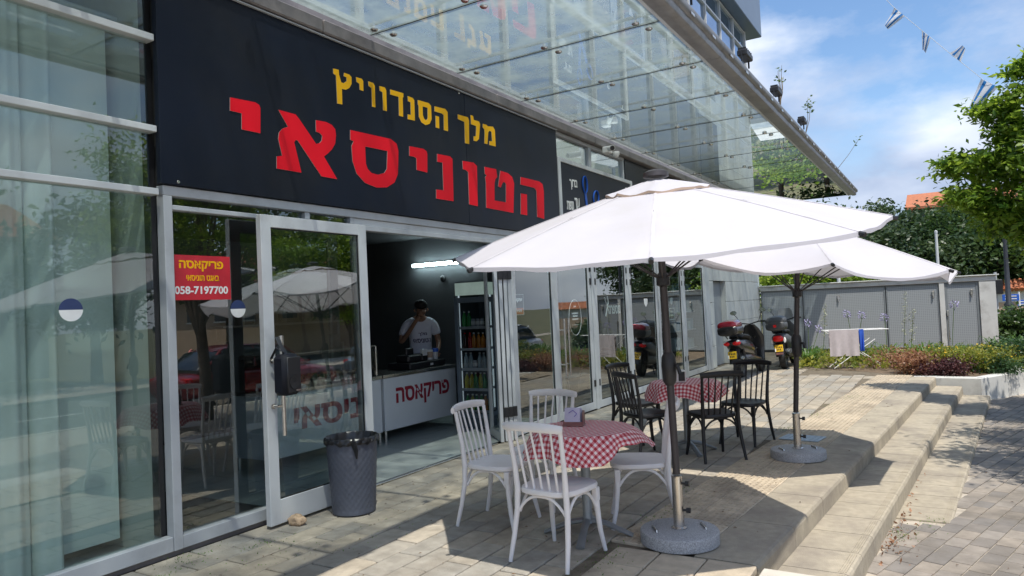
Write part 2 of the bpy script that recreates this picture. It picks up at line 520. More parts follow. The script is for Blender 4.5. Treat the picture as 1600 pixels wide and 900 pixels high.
# ---------------------------------------------------------------- material set
M_alu = mat('painted_aluminium', (0.46, 0.48, 0.50), 0.38, 0.0, 0.05, 3, spec=0.5, dirt=(0.36, 0.37, 0.38), dscale=2.5, dthr=0.62)
M_aluw = mat('white_aluminium', (0.60, 0.62, 0.63), 0.35, 0.0, 0.05, 3, dirt=(0.44, 0.45, 0.45), dscale=2.2, dthr=0.62)
M_steel = mat('brushed_steel', (0.62, 0.60, 0.57), 0.25, 1.0, 0.06, 20)
M_black = mat('black_plastic', (0.018, 0.018, 0.02), 0.42, 0, 0.1, 20)
M_rub = mat('black_rubber', (0.02, 0.02, 0.02), 0.75, 0, 0.15, 20)
M_sign = mat('black_sign_panel', (0.010, 0.014, 0.026), 0.32, 0, 0.12, 1.2, spec=0.16, dirt=(0.016, 0.018, 0.024), dscale=0.9)
M_red = mat('red_letter', (0.86, 0.006, 0.020), 0.5, 0, 0.04, 2, spec=0.2)
M_yel = mat('yellow_letter', (0.95, 0.50, 0.008), 0.5, 0, 0.04, 2, spec=0.2)
M_edge = mat('pale_letter_edge', (0.4, 0.38, 0.36), 0.5)
M_brown = mat('steel_beam_paint', (0.22, 0.20, 0.195), 0.45, 0, 0.12, 4, dirt=(0.13, 0.12, 0.12), dscale=3)
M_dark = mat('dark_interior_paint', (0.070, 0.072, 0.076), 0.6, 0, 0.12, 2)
M_dark2 = mat('dark_backing', (0.02, 0.021, 0.022), 0.7, 0, 0.1, 2)
M_floor = mat('grey_floor_tile', (0.32, 0.36, 0.35), 0.35, 0, 0.08, 3, dirt=(0.24, 0.27, 0.26), dscale=1.5, rnd=0.03)
M_pave = mat('worn_concrete_paver', (0.47, 0.405, 0.31), 0.9, 0, 0.2, 9, bump=0.5, bscale=70, rnd=0.08, dirt=(0.25, 0.215, 0.17), dscale=1.1, dthr=0.55, col2=(0.33, 0.315, 0.28))
M_sand = mat('dirty_joint_sand', (0.17, 0.14, 0.10), 0.95, 0, 0.3, 15, bump=0.6, bscale=90)
M_tact = mat('yellowish_tactile_paver', (0.52, 0.44, 0.33), 0.88, 0, 0.14, 12, bump=0.4, bscale=80, rnd=0.09, dirt=(0.30, 0.25, 0.19), dscale=2.2, dthr=0.6)
M_step = mat('precast_step_concrete', (0.42, 0.37, 0.285), 0.88, 0, 0.12, 14, bump=0.5, bscale=120, rnd=0.07, dirt=(0.28, 0.245, 0.20), dscale=1.6, dthr=0.56)
M_pale = mat('pale_concrete', (0.62, 0.58, 0.50), 0.8, 0, 0.08, 6, bump=0.2, bscale=80)
M_lpave = mat('grey_brown_paver', (0.33, 0.285, 0.235), 0.88, 0, 0.16, 8, bump=0.4, bscale=70, rnd=0.12, dirt=(0.17, 0.15, 0.125), dscale=1.3, dthr=0.57, col2=(0.215, 0.20, 0.185))
M_lsand = mat('pale_joint_sand', (0.46, 0.41, 0.34), 0.95, 0, 0.25, 10, bump=0.4, bscale=60)
M_asph = mat('asphalt', (0.055, 0.055, 0.058), 0.9, 0, 0.2, 4, bump=0.4, bscale=120)
M_ground = mat('dry_grass_ground', (0.12, 0.125, 0.055), 0.95, 0, 0.35, 1.5, bump=0.5, bscale=20, dirt=(0.2, 0.17, 0.1), dscale=0.6)
M_clad = mat('white_stone_cladding', (0.60, 0.61, 0.58), 0.6, 0, 0.05, 5, rnd=0.04, dirt=(0.46, 0.46, 0.43), dscale=1.4, dthr=0.62)
M_white = mat('white_chair_plastic', (0.84, 0.82, 0.82), 0.38, 0, 0.03, 10)
M_bchair = mat('black_chair_plastic', (0.010, 0.010, 0.012), 0.42, 0, 0.1, 10)
M_gran = mat('speckled_granite', (0.38, 0.385, 0.395), 0.55, 0, 0.55, 160, bump=0.15, bscale=200)
M_fab = mat('white_parasol_fabric', (0.66, 0.645, 0.69), 0.85, 0, 0.03, 3, trans=0.22, bump=0.08, bscale=18, dirt=(0.61, 0.59, 0.60), dscale=1.0, dthr=0.6)
M_seam = mat('parasol_seam_tape', (0.56, 0.54, 0.57), 0.85)
M_pole = mat('dark_bronze_pole', (0.055, 0.048, 0.05), 0.42, 0.2, 0.08, 8)
M_wood = mat('bark_brown', (0.12, 0.09, 0.065), 0.9, 0, 0.3, 12, bump=0.6, bscale=30)
M_ginghm = gingham('red_gingham_cloth')
M_curt = mat('pale_green_curtain', (0.76, 0.82, 0.77), 0.85, 0, 0.08, 2, trans=0.2)
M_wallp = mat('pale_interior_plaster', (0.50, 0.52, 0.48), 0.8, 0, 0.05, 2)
G_win = glass('tinted_window_glass', (0.76, 0.865, 0.85), 2.7, 1.52, wav=0.06)
G_door = glass('clear_door_glass', (0.86, 0.94, 0.92), 4.6, 1.5, wav=0.05)
G_can = glass('green_canopy_glass', (0.88, 0.96, 0.96), 2.2, 1.5, film=0.55, filmcol=(0.56, 0.70, 0.69))
G_frg = glass('fridge_door_glass', (0.62, 0.66, 0.68), 1.6, 1.45)
G_case = glass('clear_case_glass', (0.93, 0.95, 0.94), 1.0, 1.45)
M_blue = mat('blue_reflective_glass', (0.30, 0.42, 0.58), 0.05, 0.85, 0.12, 0.6, spec=1.0)
M_navy = mat('navy_print', (0.03, 0.05, 0.14), 0.5)
M_wprint = mat('white_print', (0.82, 0.82, 0.80), 0.5)
M_stick = mat('red_sticker', (0.56, 0.02, 0.035), 0.45)
M_trash = mat('grey_woven_plastic', (0.085, 0.095, 0.125), 0.5, 0, 0.08, 10, space='object')
M_bag = mat('black_bin_liner', (0.012, 0.012, 0.014), 0.3, 0, 0.1, 10)
M_orange = mat('orange_print', (0.75, 0.14, 0.03), 0.5)
M_bluep = mat('blue_paint', (0.02, 0.12, 0.55), 0.5)
M_tan = mat('tan_trim', (0.45, 0.33, 0.25), 0.7)
M_roof = mat('terracotta_roof', (0.42, 0.15, 0.07), 0.85, 0, 0.25, 6, rnd=0.1, bump=0.3, bscale=30)
M_beige = mat('beige_render', (0.52, 0.38, 0.27), 0.9, 0, 0.08, 2)
M_whitew = mat('white_render', (0.66, 0.66, 0.63), 0.85, 0, 0.08, 2, dirt=(0.45, 0.44, 0.41), dscale=2.5, dthr=0.6)
D = -4.66

# ---------------------------------------------------------------- ground, paving, steps
mb = MB()
mb.grid([[(-400, -300, -1.0), (400, -300, -1.0)], [(-400, 900, -1.0), (400, 900, -1.0)]])
struct('ground', mb, M_ground)
def nx(y, k=0):          # x of the nose of step k (0 = top)
    return -0.975 + 0.074 * (y - 5.4) + 0.405 * k
LZ = lambda y: -0.302 - 0.012 * max(0.0, y - 6.8)
# plaza body
mb = MB()
mb.add([(-14, -6, -0.014), (-0.45, -6, -0.014), (nx(4.4) - 0.02, 4.39, -0.014), (nx(22) - 0.02, 22, -0.014), (nx(30), 30, -0.014), (-14, 30, -0.014)], [(0, 1, 2, 3, 4, 5)])
plaza = struct('plaza', mb, M_sand)
# lower pavement: gently falling sheet
mb = MB()
ys = [-12, 2, 6.8, 12, 20, 40, 70]
mb.grid([[(-1.2, y, LZ(y) - 0.012) if y < 16 else (0.6, y, LZ(y) - 0.012), (5.0, y, LZ(y) - 0.012)] for y in ys])
lower = struct('pavement', mb, M_lsand)
mb = MB()
for a, b in zip(ys[:-1], ys[1:]):
    mb.add([(5.0, a, LZ(a) + 0.0), (5.18, a, LZ(a)), (5.18, b, LZ(b)), (5.0, b, LZ(b)), (5.18, a, LZ(a) - 0.14), (5.18, b, LZ(b) - 0.14)], [(0, 1, 2, 3), (1, 4, 5, 2)])
struct('kerb', mb, M_pale)
mb = MB(); mb.grid([[(5.18, y, LZ(y) - 0.13), (12.5, y, LZ(y) - 0.13)] for y in ys]); struct('road', mb, M_asph)
mb = MB()
for y in np.arange(-10, 60, 3.0):
    mb.add([(8.7, y, LZ(y) - 0.124), (8.85, y, LZ(y) - 0.124), (8.85, y + 1.5, LZ(y + 1.5) - 0.124), (8.7, y + 1.5, LZ(y + 1.5) - 0.124)], [(0, 1, 2, 3)])
struct('road_marking', mb, mat('road_paint', (0.75, 0.75, 0.72), 0.7))
mb = MB(); mb.box(12.5, 16, -12, 70, -1.0, -0.36, 0.02); struct('far_pavement', mb, M_lsand)

def piece_mesh(lx, ly, h, b, extra=None, name='paver'):
    m_ = MB(); m_.box(-lx / 2, lx / 2, -ly / 2, ly / 2, -h, 0, b)
    if extra: extra(m_)
    return m_
def in_view(p, pad=60):
    q = proj(p)
    return q is not None and -pad < q[0] < 1600 + pad and -pad < q[1] < 900 + pad
def lay(cells, me_mb, m, parent, name, limit=300, rz=0.0):
    """nearest cells in view become single pieces, the rest one joined mesh"""
    me = me_mb.mesh(name, m)
    vis = sorted([c for c in cells if in_view(c)], key=lambda c: c[0] ** 2 + c[1] ** 2)
    for c in vis[:limit]:
        inst(name, me, parent, (c[0], c[1], c[2] + random.uniform(-0.0025, 0.0015)), (random.uniform(-.003, .003), random.uniform(-.003, .003), rz + random.uniform(-.004, .004)))
    rest = vis[limit:] + [c for c in cells if not in_view(c) and in_view(c, 900)]
    if rest:
        R3 = Matrix.Rotation(rz, 4, 'Z'); b_ = MB()
        base = [Vector(v) for v in me_mb.v]
        for c in rest:
            t_ = Matrix.Translation((c[0], c[1], c[2] + random.uniform(-0.0025, 0.0015))) @ R3
            b_.add([tuple(t_ @ v) for v in base], me_mb.f)
        o = b_.part(name + '_field', m, parent); o['kind'] = 'stuff'
# plaza bricks, long side along the shopfront
PW, PL = 0.20, 0.40
cells = []
r = 0
x = D + 0.02 + PW / 2
while x < -1.0:
    y = 0.5 + (PL * (0.5 if r % 2 else 0.0))
    while y < 15.2:
        lim = (-1.95 + 0.062 * (y - 4.8)) if y > 4.45 else -1.15
        if y > 4.45 and x + PW / 2 < lim + 0.1 or (y <= 4.45 and x < -1.95):
            cells.append((x, y, 0.0))
        y += PL
    x += PW; r += 1
for yy in np.arange(15.4, 21.6, 0.4):
    for xx in np.arange(D + 0.12, -2.6, 0.2):
        if yy < 16.6 + (-2.8 - xx) * 0.7: cells.append((xx, yy, 0.0))
lay(cells, piece_mesh(PW - 0.012, PL - 0.012, 0.05, 0.006), M_pave, plaza, 'paver')
# big slabs at the near corner
cells = [(x_, y_, 0.001) for x_ in np.arange(-1.80, -0.9, 0.30) for y_ in np.arange(4.24, 1.0, -0.30) if x_ < -1.1]
lay(cells, piece_mesh(0.29, 0.29, 0.05, 0.006), M_tact, plaza, 'square_slab')
# tactile strip: rows of long bars
def bars(m_):
    for i in range(6):
        u = -0.125 + i * 0.05
        for j in range(5):
            v = -0.12 + j * 0.06
            m_.box(u - 0.011, u + 0.011, v - 0.022, v + 0.022, -0.002, 0.0045)
ang = -math.atan(0.072)
cells = []
for k in range(70):
    y = 4.62 + k * 0.30
    if y > 15.3: break
    for c in range(2):
        cells.append((-1.41 + 0.074 * (y - 4.76) - 0.155 - c * 0.302 + (0.0 if c else 0), y, 0.004))
lay(cells, piece_mesh(0.295, 0.295, 0.05, 0.004, bars), M_tact, plaza, 'tactile_slab', rz=ang)
# steps
steps = tag(bpy.data.objects.new('steps', None), 'three shallow precast concrete steps with rounded noses down to the pavement', 'steps')
COL.objects.link(steps); steps.location = (-0.9, 5.4, 0)
for k in range(3):
    z = -0.15 * k
    y0 = (4.40, 3.2, 6.78)[k]
    L = (0.84, 0.42, 0.42)[k]
    y = y0; i = 0
    while y < 15.05 - 0.06 * k:
        y1 = min(y + L, 15.05 - 0.06 * k)
        w0 = 0.405 if k else 0.39
        g = 0.004
        prof = [(0, -0.33), (0, 0), (w0 - 0.035, 0), (w0 - 0.012, -0.007), (w0 - 0.002, -0.028), (w0, -0.33)]
        if k == 0: prof = [(p_[0], max(p_[1], -0.33)) for p_ in prof]
        m_ = MB()
        n_ = len(prof)
        A = [(nx(y + g, k) - w0 + p_[0], y + g, z + p_[1]) for p_ in prof]
        B = [(nx(y1 - g, k) - w0 + p_[0], y1 - g, z + p_[1]) for p_ in prof]
        m_.add(A + B, [tuple(range(n_)), tuple(range(2 * n_ - 1, n_ - 1, -1))] + [(a_, a_ + n_, (a_ + 1) % n_ + n_, (a_ + 1) % n_) for a_ in range(n_)])
        if k > 0:      # anti-slip ribs near the nose
            for q in range(4):
                xo = -0.075 + q * 0.014
                a0, a1 = nx(y + 0.02, k) + xo, nx(y1 - 0.02, k) + xo
                m_.add([(a0, y + 0.02, z - .001), (a0 + 0.006, y + 0.02, z - .001), (a1 + 0.006, y1 - 0.02, z - .001), (a1, y1 - 0.02, z - .001),
                        (a0, y + 0.02, z + 0.003), (a0 + 0.006, y + 0.02, z + 0.003), (a1 + 0.006, y1 - 0.02, z + 0.003), (a1, y1 - 0.02, z + 0.003)],
                       [(4, 5, 6, 7), (0, 4, 7, 3), (1, 2, 6, 5), (0, 1, 5, 4), (3, 7, 6, 2)])
        o = m_.part('step_slab', M_step, steps)
        y = y1; i += 1
# pale slab at the near end of the top step
mb = MB(); mb.box(-1.02, -0.56, 1.2, 4.385, -0.4, -0.003, 0.01); struct('landing_edge', mb, M_pale)
# lower pavement bricks, laid at a slant
th = R_(-16.0); ca, sa = math.cos(th), math.sin(th)
cells = []
for i in range(-30, 84):
    for j in range(-14, 124):
        u = i * 0.138; v = j * 0.222 + (0.111 if i % 2 else 0)
        x = ca * u - sa * v + 0.6; y = sa * u + ca * v + 3.0
        if y > 1.5 and y < 22 and x < 4.8 and x > nx(y, 2 if y > 6.7 else 1) - 0.02 + (0.0 if y < 15 else 0.05) and not (y > 14.9 and x < 0.5 + 0.5 * (y - 14.9)):
            cells.append((x, y, LZ(y)))
lay(cells, piece_mesh(0.129, 0.213, 0.04, 0.003), M_lpave, lower, 'paver', rz=th)
# blue-grey metal cover plate let into the tactile strip
mb = MB(); mb.box(-0.21, 0.21, -0.16, 0.16, 0, 0.012, 0.003)
for i in range(7):
    for j in range(5):
        mb.box(-0.18 + i * 0.057, -0.16 + i * 0.057, -0.12 + j * 0.06, -0.113 + j * 0.06, 0.011, 0.015)
o = mb.mesh('cover_plate', mat('galvanised_plate', (0.36, 0.42, 0.48), 0.4, 0.6, 0.15, 12))
cp = bpy.data.objects.new('cover_plate', o); COL.objects.link(cp); cp.location = (-1.46, 8.45, 0.006); cp.rotation_euler = (0, 0, -0.15)
tag(cp, 'square galvanised metal cover plate lying behind the far parasol base', 'cover plate')

# ---------------------------------------------------------------- the building and its shopfront
bld = thing('office_building', 'modern office building with blue glass upper floors, shopfront glazing and pale stone cladding', 'building', (D, 9, 0))
def fbox(name, m, y0, y1, z0, z1, x0, x1, b=0.004, par=None, label=None):
    m_ = MB(); m_.box(x0, x1, y0, y1, z0, z1, b)
    return m_.part(name, m, par or bld, label=label)
# left bay, tall window with transoms
for z0, z1 in ((2.497, 2.542), (2.935, 2.980), (3.576, 3.625), (4.06, 4.10)):
    fbox('transom', M_aluw, -4.0, 2.957, z0, z1, D - 0.06, D + 0.035)
fbox('bottom_rail', M_alu, -4.0, 2.985, 0.035, 0.135, D - 0.05, D + 0.03)
fbox('mullion', M_alu, 2.988, 3.055, 0.035, 2.50, D - 0.05, D + 0.034)
fbox('base_strip', M_brown, -4.0, 4.97, -0.01, 0.033, D - 0.05, D - 0.005)
fbox('mullion', M_black, 2.935, 2.985, 0.14, 4.06, D - 0.12, D - 0.052)
for z0, z1 in ((0.135, 2.497), (2.542, 2.935), (2.98, 3.576), (3.625, 4.06)):
    for ya, yb in ((-4.0, 0.4), (0.404, 2.93)):
        fbox('window_pane', G_win, ya, yb, z0, z1, D - 0.032, D - 0.024, 0)
# bay beside the open door
fbox('bottom_rail', M_alu, 3.056, 4.90, 0.035, 0.125, D - 0.05, D + 0.03)
fbox('window_pane', G_door, 3.056, 4.90, 0.126, 2.405, D - 0.032, D - 0.024, 0)
fbox('top_rail', M_alu, 2.988, 8.95, 2.502, 2.572, D - 0.05, D + 0.032)
fbox('transom', M_alu, 3.056, 4.90, 2.405, 2.44, D - 0.05, D + 0.02)
for a, b_ in ((3.056, 4.29), (4.345, 4.83)):
    fbox('window_pane', G_win, a, b_, 2.441, 2.501, D - 0.032, D - 0.024, 0)
for a in (4.29, 4.83):
    fbox('mullion', M_alu, a, a + 0.053, 2.441, 2.501, D - 0.05, D + 0.02)
fbox('door_jamb', M_alu, 4.90, 4.965, 0.0, 2.40, D - 0.05, D + 0.025)
fbox('header', M_alu, 4.90, 8.95, 2.392, 2.44, D - 0.06, D + 0.025)
fbox('header', M_aluw, 4.884, 8.95, 2.442, 2.500, D - 0.06, D + 0.012)
fbox('threshold', M_steel, 4.965, 7.15, -0.01, 0.012, D - 0.03, D + 0.02)

def glazed_leaf(name, y0, y1, z0, z1, xc, stile=0.085, bot=0.12, top=0.085, g=G_door, fm=M_alu, par=None, label=None, th_=0.05):
    """door or panel frame lying in a plane x = xc, its glass a sub-part"""
    m_ = MB()
    a, b_ = xc - th_ / 2, xc + th_ / 2
    m_.box(a, b_, y0, y0 + stile, z0, z1, 0.004); m_.box(a, b_, y1 - stile, y1, z0, z1, 0.004)
    m_.box(a + .002, b_ - .002, y0 + stile, y1 - stile, z0, z0 + bot, 0.003); m_.box(a + .002, b_ - .002, y0 + stile, y1 - stile, z1 - top, z1, 0.003)
    o = m_.part(name, fm, par or bld, label=label)
    m2 = MB(); m2.box(xc - 0.004, xc + 0.004, y0 + stile, y1 - stile, z0 + bot, z1 - top)
    m2.part('pane', g, o)
    m3 = MB()
    for (ya, yb, za, zb) in ((y0 + stile, y0 + stile + 0.009, z0 + bot, z1 - top), (y1 - stile - 0.009, y1 - stile, z0 + bot, z1 - top), (y0 + stile, y1 - stile, z0 + bot, z0 + bot + 0.009), (y0 + stile, y1 - stile, z1 - top - 0.009, z1 - top)):
        m3.box(xc + 0.005, xc + 0.014, ya, yb, za, zb)
    m3.part('gasket', M_rub, o)
    return o
# the open door leaf folded back flat in front of the glass
door = glazed_leaf('door', 3.680, 4.850, 0.022, 2.412, -4.50, 0.098, 0.185, 0.095, fm=M_aluw, label='open glass door leaf folded back against the window', th_=0.055)
mb = MB()
mb.tube([(-4.415, 3.79, 0.70), (-4.415, 3.79, 1.47)], 0.016, 12)
for z in (0.93, 1.28):
    mb.tube([(-4.475, 3.735, z), (-4.43, 3.745, z), (-4.415, 3.79, z)], 0.011, 8)
    mb.lathe([(0.02, 0), (0.02, 0.012)], (0, 0, 0), 14, M=Matrix.Translation((-4.474, 3.735, z)) @ Matrix.Rotation(R_(90), 4, 'Y'))
mb.part('pull_handle', M_steel, door, True)
mb = MB()
for z in (0.93, 1.28):
    mb.tube([(-4.526, 3.735, z), (-4.56, 3.735, z)], 0.012, 8)
mb.part('handle_bolt', M_steel, door, True)
for z in (0.35, 1.3, 2.2):
    mb = MB(); mb.tube([(-4.53, 4.865, z - 0.06), (-4.53, 4.865, z + 0.06)], 0.016, 8); mb.part('hinge', M_alu, door, True)
# folded stack of sliding leaves at the far side of the opening
for i, (xx, yy, an) in enumerate(((-4.60, 7.19, 136), (-4.575, 7.255, 127), (-4.55, 7.32, 124), (-4.53, 7.385, 122))):
    Mx = Matrix.Translation((xx, yy, 0)) @ Matrix.Rotation(R_(an), 4, 'Z')      # leaf runs inwards from its outer edge
    m_ = MB(); w = 0.58
    m_.box(0, 0.08, -0.021, 0.021, 0.012, 2.385, 0.004, Mx); m_.box(w - 0.08, w, -0.021, 0.021, 0.012, 2.385, 0.004, Mx)
    m_.box(.08, w - .08, -.019, .019, 0.012, 0.12, 0.003, Mx); m_.box(.08, w - .08, -.019, .019, 2.30, 2.385, 0.003, Mx)
    o = m_.part('folding_leaf', M_aluw, bld)
    m2 = MB(); m2.box(.08, w - .08, -0.004, 0.004, 0.12, 2.30, 0, Mx); m2.part('pane', G_door, o)
    if i > 0:
        for z in (0.30, 1.95):
            m3 = MB(); m3.box(-0.02, -0.001, -0.03, 0.03, z, z + 0.12, 0.004, Mx); m3.part('hinge', M_black, o)
fbox('mullion', M_alu, 7.45, 7.60, 0.0, 2.39, D - 0.06, D + 0.03)
# glazed panels further along
PAN = [(7.605, 8.76), (8.765, 9.96), (10.06, 11.38), (11.50, 12.86), (12.90, 14.32), (14.46, 15.92)]
for i, (a, b_) in enumerate(PAN):
    glazed_leaf('glass_panel', a, b_, 0.012, 2.385, D - 0.012 * (i % 2) , 0.085 if i > 1 else 0.10, 0.11, 0.085, g=G_win, fm=M_aluw)
for a, b_ in ((9.965, 10.055), (11.385, 11.495), (14.325, 14.455), (15.925, 16.28)):
    fbox('mullion', M_aluw, a, b_, 0.0, 2.39, D - 0.06, D + 0.028)
for z in (0.35, 1.9, 2.1):
    for y in (9.93, 10.09, 11.36, 11.53, 14.30, 14.49):
        fbox('hinge', M_black, y - 0.022, y + 0.022, z, z + 0.10, D + 0.012, D + 0.032, 0.004)
fbox('header', M_aluw, 8.955, 16.28, 2.39, 2.50, D - 0.06, D + 0.025)
fbox('wall_band', M_dark, 8.955, 16.28, 2.502, 3.70, D - 0.12, D - 0.03)
m_ = MB()
for y in (8.86, 8.98):
    m_.tube([(D + 0.095, y, 0.62), (D + 0.095, y, 1.42)], 0.014, 10)
    for z in (0.78, 1.26):
        m_.tube([(D + 0.02, y, z), (D + 0.095, y, z)], 0.009, 8)
m_.part('pull_handle', M_steel, bld, True)
# high windows and dark panels above the neighbouring sign
for a, b_ in ((8.99, 10.10), (10.19, 11.47)):
    fbox('window_pane', G_win, a, b_, 3.72, 4.03, D - 0.032, D - 0.024, 0)
for a, b_ in ((8.955, 8.99), (10.10, 10.19), (11.47, 11.52)):
    fbox('mullion', M_alu, a, b_, 3.702, 4.045, D - 0.05, D + 0.02)
fbox('transom', M_alu, 8.955, 11.52, 4.047, 4.095, D - 0.05, D + 0.025)
y = 11.56
while y < 16.2:
    fbox('dark_panel', M_sign, y, y + 1.52, 2.63, 4.09, D - 0.028, D + 0.02, 0.004); y += 1.545
# fascia beam under the canopy
m_ = MB(); y = -4.0
while y < 21.3:
    fbox('fascia_beam', M_brown, y, min(y + 2.83, 21.5), 4.102, 4.225, D - 0.05, D + 0.10, 0.012); y += 2.84
# pale clad wall beyond the shops
cy = [16.29, 16.70, 17.25, 17.80, 18.52, 19.25, 19.98, 20.71, 21.48]
for y0, y1 in zip(cy[:-1], cy[1:]):
    for zi in range(8):
        z0 = zi * 0.505; z1 = min(z0 + 0.499, 4.09)
        if 16.6 < y0 < 17.7 and z0 < 1.9: continue
        fbox('cladding_panel', M_clad, y0 + 0.002, y1 - 0.004, z0 + 0.002, z1, D - 0.04, D + 0.0, 0.005)
fbox('reveal', M_clad, 16.66, 16.697, 0, 2.02, D - 0.20, D - 0.041, 0.002)
fbox('reveal', M_clad, 17.803, 17.84, 0, 2.02, D - 0.20, D - 0.041, 0.002)
fbox('service_door', mat('grey_metal_door', (0.33, 0.35, 0.36), 0.5, 0, 0.06, 3), 16.70, 17.80, 0.0, 2.02, D - 0.17, D - 0.13, 0.004)
fbox('wall_core', M_dark2, 16.29, 21.48, -0.02, 4.2, D - 0.5, D - 0.2, 0)
fbox('end_wall', M_clad, 21.484, 21.52, -0.05, 12.0, D - 9.0, D - 0.002, 0.004)
# upper floors: blue glass between pale mullions
zr = [4.40, 6.15, 7.15, 8.06, 8.82, 9.35]
ym = [21.44 - 1.36 * k for k in range(18)]
pane = {}
for zi in range(len(zr) - 1):
    h = zr[zi + 1] - zr[zi] - 0.05
    m_ = MB(); m_.box(-0.01, 0.0, 0, 1.30, 0, h); me = m_.mesh('window_pane', M_blue)
    for k in range(1, 18):
        inst('window_pane', me, bld, (-0.06, ym[k] + 0.03 - 9, zr[zi] + 0.025), (0, random.uniform(-.006, .006), random.uniform(-.006, .006)))
for k in range(18):
    fbox('mullion', M_aluw, ym[k] - 0.03, ym[k] + 0.03, 4.40, 9.35, D - 0.08, D + 0.0, 0.004)
for z in zr:
    fbox('transom', M_aluw, ym[-1], 21.47, z - 0.026, z + 0.026, D - 0.078, D - 0.004, 0.004)
fbox('wall_core', M_dark2, -4.0, 21.44, 4.3, 12.0, D - 0.6, D - 0.09, 0)
fbox('overhang', mat('grey_blue_composite', (0.13, 0.18, 0.25), 0.35, 0.1, 0.05, 2), -4.0, 22.3, 9.40, 12.0, D - 3.0, D + 0.30, 0.02)
fbox('wall_band', M_brown, -4.0, 21.44, 4.227, 4.372, D - 0.3, D - 0.02, 0)
# rooms behind the glass
fbox('interior_wall', M_wallp, -4.0, 2.93, -0.05, 4.2, -7.04, -7.0, 0)
fbox('interior_wall', M_wallp, 2.94, 2.985, -0.05, 4.2, -7.0, D - 0.125, 0)
fbox('interior_wall', M_wallp, -4.04, -4.0, -0.05, 4.2, -7.0, D - 0.04, 0)
fbox('interior_ceiling', M_wallp, -4.0, 2.93, 4.2, 4.24, -7.0, D - 0.06, 0)
fbox('interior_floor', M_floor, -4.0, 2.93, -0.05, 0.012, -7.0, D - 0.03, 0)
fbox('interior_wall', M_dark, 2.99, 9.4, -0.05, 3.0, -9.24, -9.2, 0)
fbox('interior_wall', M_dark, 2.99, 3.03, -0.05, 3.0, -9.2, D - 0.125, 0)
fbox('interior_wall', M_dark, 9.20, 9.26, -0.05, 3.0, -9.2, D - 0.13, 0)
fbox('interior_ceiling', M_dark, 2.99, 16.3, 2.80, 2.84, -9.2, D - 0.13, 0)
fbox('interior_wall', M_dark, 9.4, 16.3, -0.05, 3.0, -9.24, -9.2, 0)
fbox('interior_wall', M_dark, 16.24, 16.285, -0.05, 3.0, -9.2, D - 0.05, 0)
fbox('sign_backing', M_dark2, 2.99, 8.95, 2.575, 4.09, D - 0.12, D - 0.002, 0)
# grey tiled floor of the shop, 60 cm tiles
flo = fbox('interior_floor', M_rub, 2.99, 16.3, -0.05, 0.002, -9.2, D - 0.035, 0)
tm = MB(); tm.box(-0.297, 0.297, -0.297, 0.297, 0, 0.008, 0.001); tme = tm.mesh('floor_tile', M_floor)
n_ = 0
for xi in range(7):
    for yi in range(8):
        xx = D - 0.035 - 0.3 - xi * 0.6; yy = 5.0 + yi * 0.6 - 0.6
        if yy < 9.0:
            o = bpy.data.objects.new('floor_tile', tme); COL.objects.link(o); o.parent = flo
            o.location = Vector((xx, yy, 0.003)) - absloc(flo)

RED= [('yod', [[(3.541, 3.308), (3.774, 3.322), (3.812, 3.31), (3.822, 3.284), (3.813, 3.082), (3.637, 3.08), (3.642, 3.206), (3.537, 3.205)]]), ('alef', [[(4.003, 3.312), (4.183, 3.311), (4.22, 3.282), (4.402, 3.099), (4.443, 3.113), (4.47, 3.141), (4.477, 3.184), (4.45, 3.203), (4.407, 3.207), (4.409, 3.308), (4.529, 3.316), (4.597, 3.304), (4.637, 3.273), (4.644, 3.221), (4.63, 3.141), (4.588, 3.083), (4.535, 3.036), (4.488, 3.004), (4.637, 2.823), (4.45, 2.823), (4.198, 3.091), (4.177, 3.095), (4.157, 3.071), (4.224, 2.823), (3.963, 2.822), (3.968, 2.921), (4.025, 2.936), (3.991, 3.071), (4.002, 3.126), (4.036, 3.161), (4.097, 3.19)]]), ('samekh', [[(4.828, 3.302), (5.388, 3.319), (5.474, 3.286), (5.496, 3.218), (5.474, 2.983), (5.418, 2.892), (5.301, 2.829), (5.154, 2.809), (4.997, 2.834), (4.889, 2.908), (4.842, 3.015), (4.837, 3.156), (4.866, 3.204), (4.823, 3.211)], [(5.017, 3.182), (5.331, 3.19), (5.312, 3.011), (5.272, 2.966), (5.179, 2.936), (5.09, 2.941), (5.04, 2.972), (5.018, 3.018)]]), ('yod', [[(5.671, 3.296), (5.901, 3.307), (5.952, 3.291), (5.963, 3.26), (5.95, 3.064), (5.774, 3.067), (5.777, 3.189), (5.74, 3.199), (5.665, 3.195)]]), ('nun', [[(6.136, 3.292), (6.368, 3.302), (6.413, 3.28), (6.399, 2.808), (6.085, 2.804), (6.092, 2.902), (6.22, 2.908), (6.225, 3.211), (6.13, 3.205)]]), ('vav', [[(6.605, 3.288), (6.825, 3.302), (6.893, 3.272), (6.875, 2.799), (6.701, 2.804), (6.708, 3.176), (6.665, 3.192), (6.607, 3.194)]]), ('tet', [[(7.052, 3.286), (7.31, 3.294), (7.327, 3.201), (7.282, 3.167), (7.26, 3.116), (7.243, 2.905), (7.504, 2.909), (7.524, 3.14), (7.482, 3.163), (7.44, 3.139), (7.399, 3.08), (7.339, 3.088), (7.406, 3.289), (7.581, 3.284), (7.682, 3.249), (7.721, 3.174), (7.672, 2.793), (7.053, 2.798), (7.07, 3.092), (7.059, 3.165), (7.095, 3.189), (7.056, 3.202)]]), ('he', [[(7.893, 3.277), (8.38, 3.282), (8.473, 3.258), (8.499, 3.165), (8.474, 2.784), (8.281, 2.795), (8.294, 3.146), (8.242, 3.177), (7.877, 3.178)], [(7.878, 3.063), (8.034, 3.066), (8.016, 2.793), (7.853, 2.793)]])]
